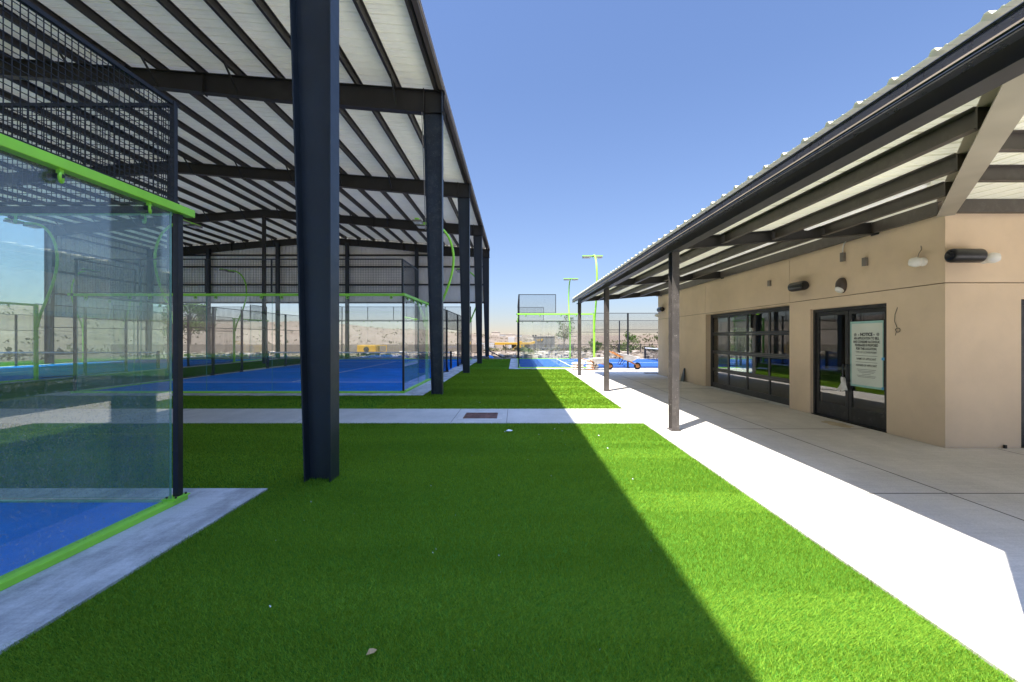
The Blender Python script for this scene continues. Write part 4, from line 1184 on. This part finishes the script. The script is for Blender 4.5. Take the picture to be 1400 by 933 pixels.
# desert scrub and stones
def scrub():
    P = []
    for _ in range(900):
        a = R(random.uniform(-4, 33)); r = random.uniform(52, 150); P.append((r*math.sin(a), r*math.cos(a), random.uniform(.25, .7)))
    for _ in range(2600):
        a = R(random.uniform(-62, 8)); r = 70*math.exp(random.random()*2.6); P.append((r*math.sin(a), r*math.cos(a), random.uniform(.3, 1.0)*(1+r/700)))
    for _ in range(160): P.append((random.uniform(-60, -37), random.uniform(25, 75), random.uniform(.2, .5)))
    for _ in range(420): P.append((random.uniform(-75, -2), random.uniform(52, 125), random.uniform(.35, .95)))
    arr = np.array(P); z = terr(arr[:, 0], arr[:, 1])
    b = MB()
    for (x, y, s), zz_ in zip(P, z):
        k = 14 if math.hypot(x, y) < 120 else 7
        for _ in range(k):
            c = Vector((x+random.gauss(0, s*.55), y+random.gauss(0, s*.55), zz_+abs(random.gauss(s*.35, s*.3))))
            u = Vector((random.gauss(0,1), random.gauss(0,1), random.gauss(0,1))).normalized()*s*.34
            w_ = u.cross(Vector((random.gauss(0,1), random.gauss(0,1), random.gauss(0,1)))).normalized()*s*.26
            n = b.add([c-u, c+w_, c+u, c-w_]); b.face(n, n+1, n+2, n+3)
    o = b.build('desert_scrub', M['leaf_scrub']); tag(o, 'dry desert scrub scattered over the tan slopes', 'scrub', kind='stuff')
scrub()
def stones():
    b = MB()
    for _ in range(1500):
        if random.random() < .6: x = random.uniform(-3, 34); y = random.uniform(35.2, 46)
        else: x = random.uniform(-37, -3); y = random.uniform(37, 52)
        s = random.choice((.06, .1, .16, .26))*random.uniform(.7, 1.3); z = float(terr(np.array([x]), np.array([y]))[0])
        vs = [Vector((random.uniform(.6,1)*sx*s, random.uniform(.6,1)*sy*s, random.uniform(.4,.9)*sz*s)) for sx in (-1,1) for sy in (-1,1) for sz in (-1,1)]
        a = random.random()*PI; Rm = Matrix.Rotation(a, 3, 'Z')
        n = b.add([Vector((x, y, z+s*.2))+Rm @ q for q in vs])
        for q in ((0,1,3,2),(4,6,7,5),(0,4,5,1),(2,3,7,6),(0,2,6,4),(1,5,7,3)): b.face(*[n+i for i in q])
    o = b.build('rubble', M['rock']); tag(o, 'pale stones strewn over the bare ground beyond the courts', 'stones', kind='stuff')
stones()

# far buildings
def zt_(x, y): return float(terr(np.array([x]), np.array([y]))[0])
def pxat(px, y, d): return ((px-CX)/FPX*d, d, HC+(CY-y)/FPX*d)
d = 105.
xa, _, zt1 = pxat(731, 461, d); xb, _, _ = pxat(758.5, 461, d)
GB = thing('shop_building', 'grey block shop with a taller sign wall and a yellow canopy roof', 'building', ((xa+xb)/2, d, -4))
b = MB(); b.box(xa, xb, d, d+7, -6, zt1); b.box(xa-.1, xb+.1, d-.1, d+7.1, zt1+.002, zt1+.18); b.build('wall', M['grey_wall'], GB)
xc_, _, z2 = pxat(700, 471.5, d)
b = MB(); b.box(xc_, xa-.01, d+1, d+7, -6, z2); b.build('wall', M['grey_wall'], GB)
xl, _, z3 = pxat(676, 468.5, d); _, _, z3b = pxat(676, 471.3, d)
b = MB(); b.box(xl, xa-1.4, d-5, d+.9, z3b, z3); b.prism([(xa-1.4, z3b), (xa-.15, z3b+.35), (xa-.15, z3+.35), (xa-1.4, z3)], 'y', d-5, d-.12); b.build('canopy_roof', M['yellow'], GB)
for k in range(5):
    b = MB(); xx = xl+.3+k*(xa-1.8-xl)/4; b.box(xx-.09, xx+.09, d-4.7, d-4.5, -6, z3b); b.build('column', M['black'], GB)
for k in range(4):
    b = MB(); xx = xa+.7+k*1.05; b.box(xx, xx+.7, d-.05, d+.02, -2.2, -.8); b.build('window', M['dark_glass'], GB)
b = MB()
z_ = zt1-.75
pts = [(xa+.5, z_+.3), (xa+.7, z_-.3), (xa+.9, z_+.15), (xa+1.1, z_-.3), (xa+1.3, z_+.3)]
for p, q in zip(pts, pts[1:]): b.obox((p[0], d-.06, p[1]), (q[0], d-.06, q[1]), .1, .12, (0,1,0))
b.box(xa+1.55, xa+1.75, d-.1, d-.02, z_-.3, z_+.3); b.box(xa+1.76, xa+2.1, d-.1, d-.02, z_+.12, z_+.3); b.box(xa+1.76, xa+2.0, d-.1, d-.02, z_-.1, z_+.05)
b.build('sign_emblem', M['yellow'], GB)
# vents on the roof
for k, (px, hgt) in enumerate(((729.5, .5), (733, .5))):
    x, _, _ = pxat(px, 461, d); b = MB(); b.box(x-.2, x+.2, d+2, d+2.6, zt1-.1, zt1+.55); b.build('roof_vent', M['black'], GB)
# white slatted fence
xs0, _, zs = pxat(667, 469, 80); xs1, _, _ = pxat(676, 469, 80)
SF = thing('slat_fence', 'short white slatted fence panel left of the yellow canopy', 'fence', (xs0, 80, -3))
b = MB()
for k in range(6): b.box(xs0-2.2, xs1, 80, 80.05, zs-.28-k*.38, zs-k*.38)
b.build('slat', M['white_wall'], SF)
for xx in (xs0-2.2, xs0-.4, xs1-.08):
    b = MB(); b.box(xx, xx+.1, 80.06, 80.16, -4, zs+.05); b.build('post', M['black'], SF)
# white trailer and yellow sign further out
def trailer(px0, px1, ytop, d, label, m):
    x0, _, z1 = pxat(px0, ytop, d); x1, _, _ = pxat(px1, ytop, d); zb = zt_(x0, d)
    t = thing('box_trailer', label, 'trailer', (x0, d, zb), 0)
    b = MB(); b.box(x0, x1, d, d+2.5, zb+.7, z1); b.build('body', m, t, bevel=.05)
    for f in (.25, .38):
        for yy in (d+.0, d+2.2):
            b = MB(); b.lathe([(.0, 0), (.45, 0), (.45, .25), (.0, .25)], (x0+(x1-x0)*f, yy, zb+.45), (0,1,0), 14); b.build('wheel', M['rubber'], t)
    b = MB(); b.obox((x1, d+1.2, zb+.8), (x1+1.5, d+1.2, zb+.7), .15, .15); b.build('drawbar', M['black'], t)
trailer(695, 703.5, 461.2, 150, 'white box trailer standing behind the yellow canopy roof', M['white_wall'])
# yellow loader parked under the canopy
def loader(px0, px1, ybot, ytop, d, label):
    x0, _, zb = pxat(px0, ybot, d); x1, _, zt = pxat(px1, ytop, d); L = x1-x0; H = zt-zb; g_ = zt_((x0+x1)/2, d); zb = min(zb, g_+.4)
    zb = g_
    H = max(zt-zb, 1.5)
    t = thing('yellow_loader', label, 'loader', ((x0+x1)/2, d, zb), 0)
    b = MB(); b.box(x0+.3*L, x1, d, d+1.4, zb+.35*H, zb+.72*H); b.build('body', M['yellow'], t, bevel=.04)
    b = MB(); b.box(x0+.5*L, x0+.82*L, d+.1, d+1.3, zb+.72*H, zb+H); b.build('cab', M['yellow'], t, bevel=.04)
    b = MB(); b.obox((x0+.45*L, d+.5, zb+.6*H), (x0+.08*L, d+.5, zb+.25*H), .2, .2); b.prism([(x0-.1*L, zb+.05*H), (x0+.12*L, zb+.05*H), (x0+.12*L, zb+.4*H)], 'y', d, d+1.4); b.build('bucket', M['yellow'], t)
    for f in (.4, .85):
        for yy in (d-.15, d+1.3):
            b = MB(); b.torus((x0+f*L, yy+.1, zb+.24*H), .16*H, .08*H, (0,1,0), 16, 8); b.build('wheel', M['rubber'], t, smooth=True)
loader(701, 717, 484, 477, 60, 'yellow loader parked in front of the yellow canopy')
# yellow compressor on the ground behind the pavilion end
x0, _, z1 = pxat(488, 472, 41); x1, _, z0 = pxat(514, 483, 41); x2, _, _ = pxat(528, 472, 41)
t = thing('yellow_compressor', 'yellow boxed machine with a round dark fan grille behind the court end', 'compressor', ((x0+x1)/2, 41, 0))
b = MB(); b.box(x0, x1, 41, 42.2, .28, z1); b.build('body', M['yellow'], t, bevel=.03)
b = MB(); b.lathe([(.0, 0), (.26, 0), (.26, .02), (.2, .03), (.0, .03)], ((x0+x1)/2-.02, 40.999, z0+.36), (0,-1,0), 22); b.build('fan_grille', M['rubber'], t, smooth=True)
b = MB()
for (xx) in (x1+.08, x2): b.box(xx-.03, xx+.03, 41.05, 41.11, -.1, z1)
b.box(x1+.05, x2+.03, 41.051, 41.109, z1-.06, z1+.002); b.box(x1+.05, x2, 41.052, 41.108, .3, .36); b.build('frame', M['yellow'], t)
for xx in (x0+.25, x1-.25):
    b = MB(); b.torus((xx, 41.1, .14), .15, .06, (0,1,0), 14, 8); b.build('wheel', M['rubber'], t, smooth=True)
# leaning pipe, tarp
b = MB(); b.tube([(-2.35, 37.0, .62), (-1.1, 36.6, .02)], .05, 8); tag(b.build('leaning_pipe', M['black']), 'dark pipe leaning beside the last pavilion column', 'pipe')
b = MB(); b.lathe([(.0, 0), (.5, 0), (.42, .12), (.2, .22), (.05, .25)], (-2.3, 36.6, -.02), (0,0,1), 9); tag(b.build('blue_tarp', M['tarp'], smooth=True), 'crumpled blue tarp on the ground beside the last pavilion column', 'tarp')
# dark screen wall behind the sapling, low block walls left
x0, _, z1 = pxat(762, 472, 60); x1, _, _ = pxat(778, 472, 60)
b = MB(); b.box(x0, x1+.6, 60, 60.3, -4, z1); tag(b.build('screen_wall', M['grey_wall']), 'dark grey screen wall behind the thin young tree', 'wall')
b = MB(); b.box(-45, -3.5, 47.5, 47.8, -1, .95); tag(b.build('block_wall', M['brown_wall']), 'long low brown block wall behind the pavilion', 'wall')
for k, (px, d_, h_, ) in enumerate(((750, 240, 9.5), (739, 300, 7.5))):
    x, _, z = pxat(px, 462-h_*.75, d_); t = thing('utility_pole', ['tall slim pole standing behind the grey shop', 'twin armed pole far behind the grey shop'][k], 'pole', (x, d_, zt_(x, d_)))
    b = MB(); b.tube([(x, d_, zt_(x, d_)), (x, d_, z)], .16, 6); b.build('shaft', M['bark'], t)
    b = MB(); b.box(x-1.3, x+1.3, d_-.1, d_+.1, z-1.0, z-.8); b.build('crossarm', M['bark'], t)
# far pale houses on the plain
for k in range(9):
    a = R([-2.6, -1.7, -.6, .5, 2.2, 3.4, 4.6, 6.4, 7.7][k]); r = [700, 860, 620, 980, 760, 900, 680, 820, 740][k]; x, y = r*math.sin(a), r*math.cos(a); z = zt_(x, y)
    wd = random.uniform(10, 20); hh_ = random.uniform(3.5, 5.5)
    t = thing('far_house', 'tiny pale house on the far plain', 'house', (x, y, z), 0, 'pale houses on the far plain')
    b = MB(); b.box(x-wd/2, x+wd/2, y, y+9, z-4, z+hh_); b.build('wall', M['white_wall'] if k % 2 else M['tan_wall'], t)
    b = MB(); b.prism([(x-wd/2-.4, z+hh_+.01), (x+wd/2+.4, z+hh_+.01), (x, z+hh_+2)], 'y', y-.4, y+9.4); b.build('roof', M['tan_wall'], t)
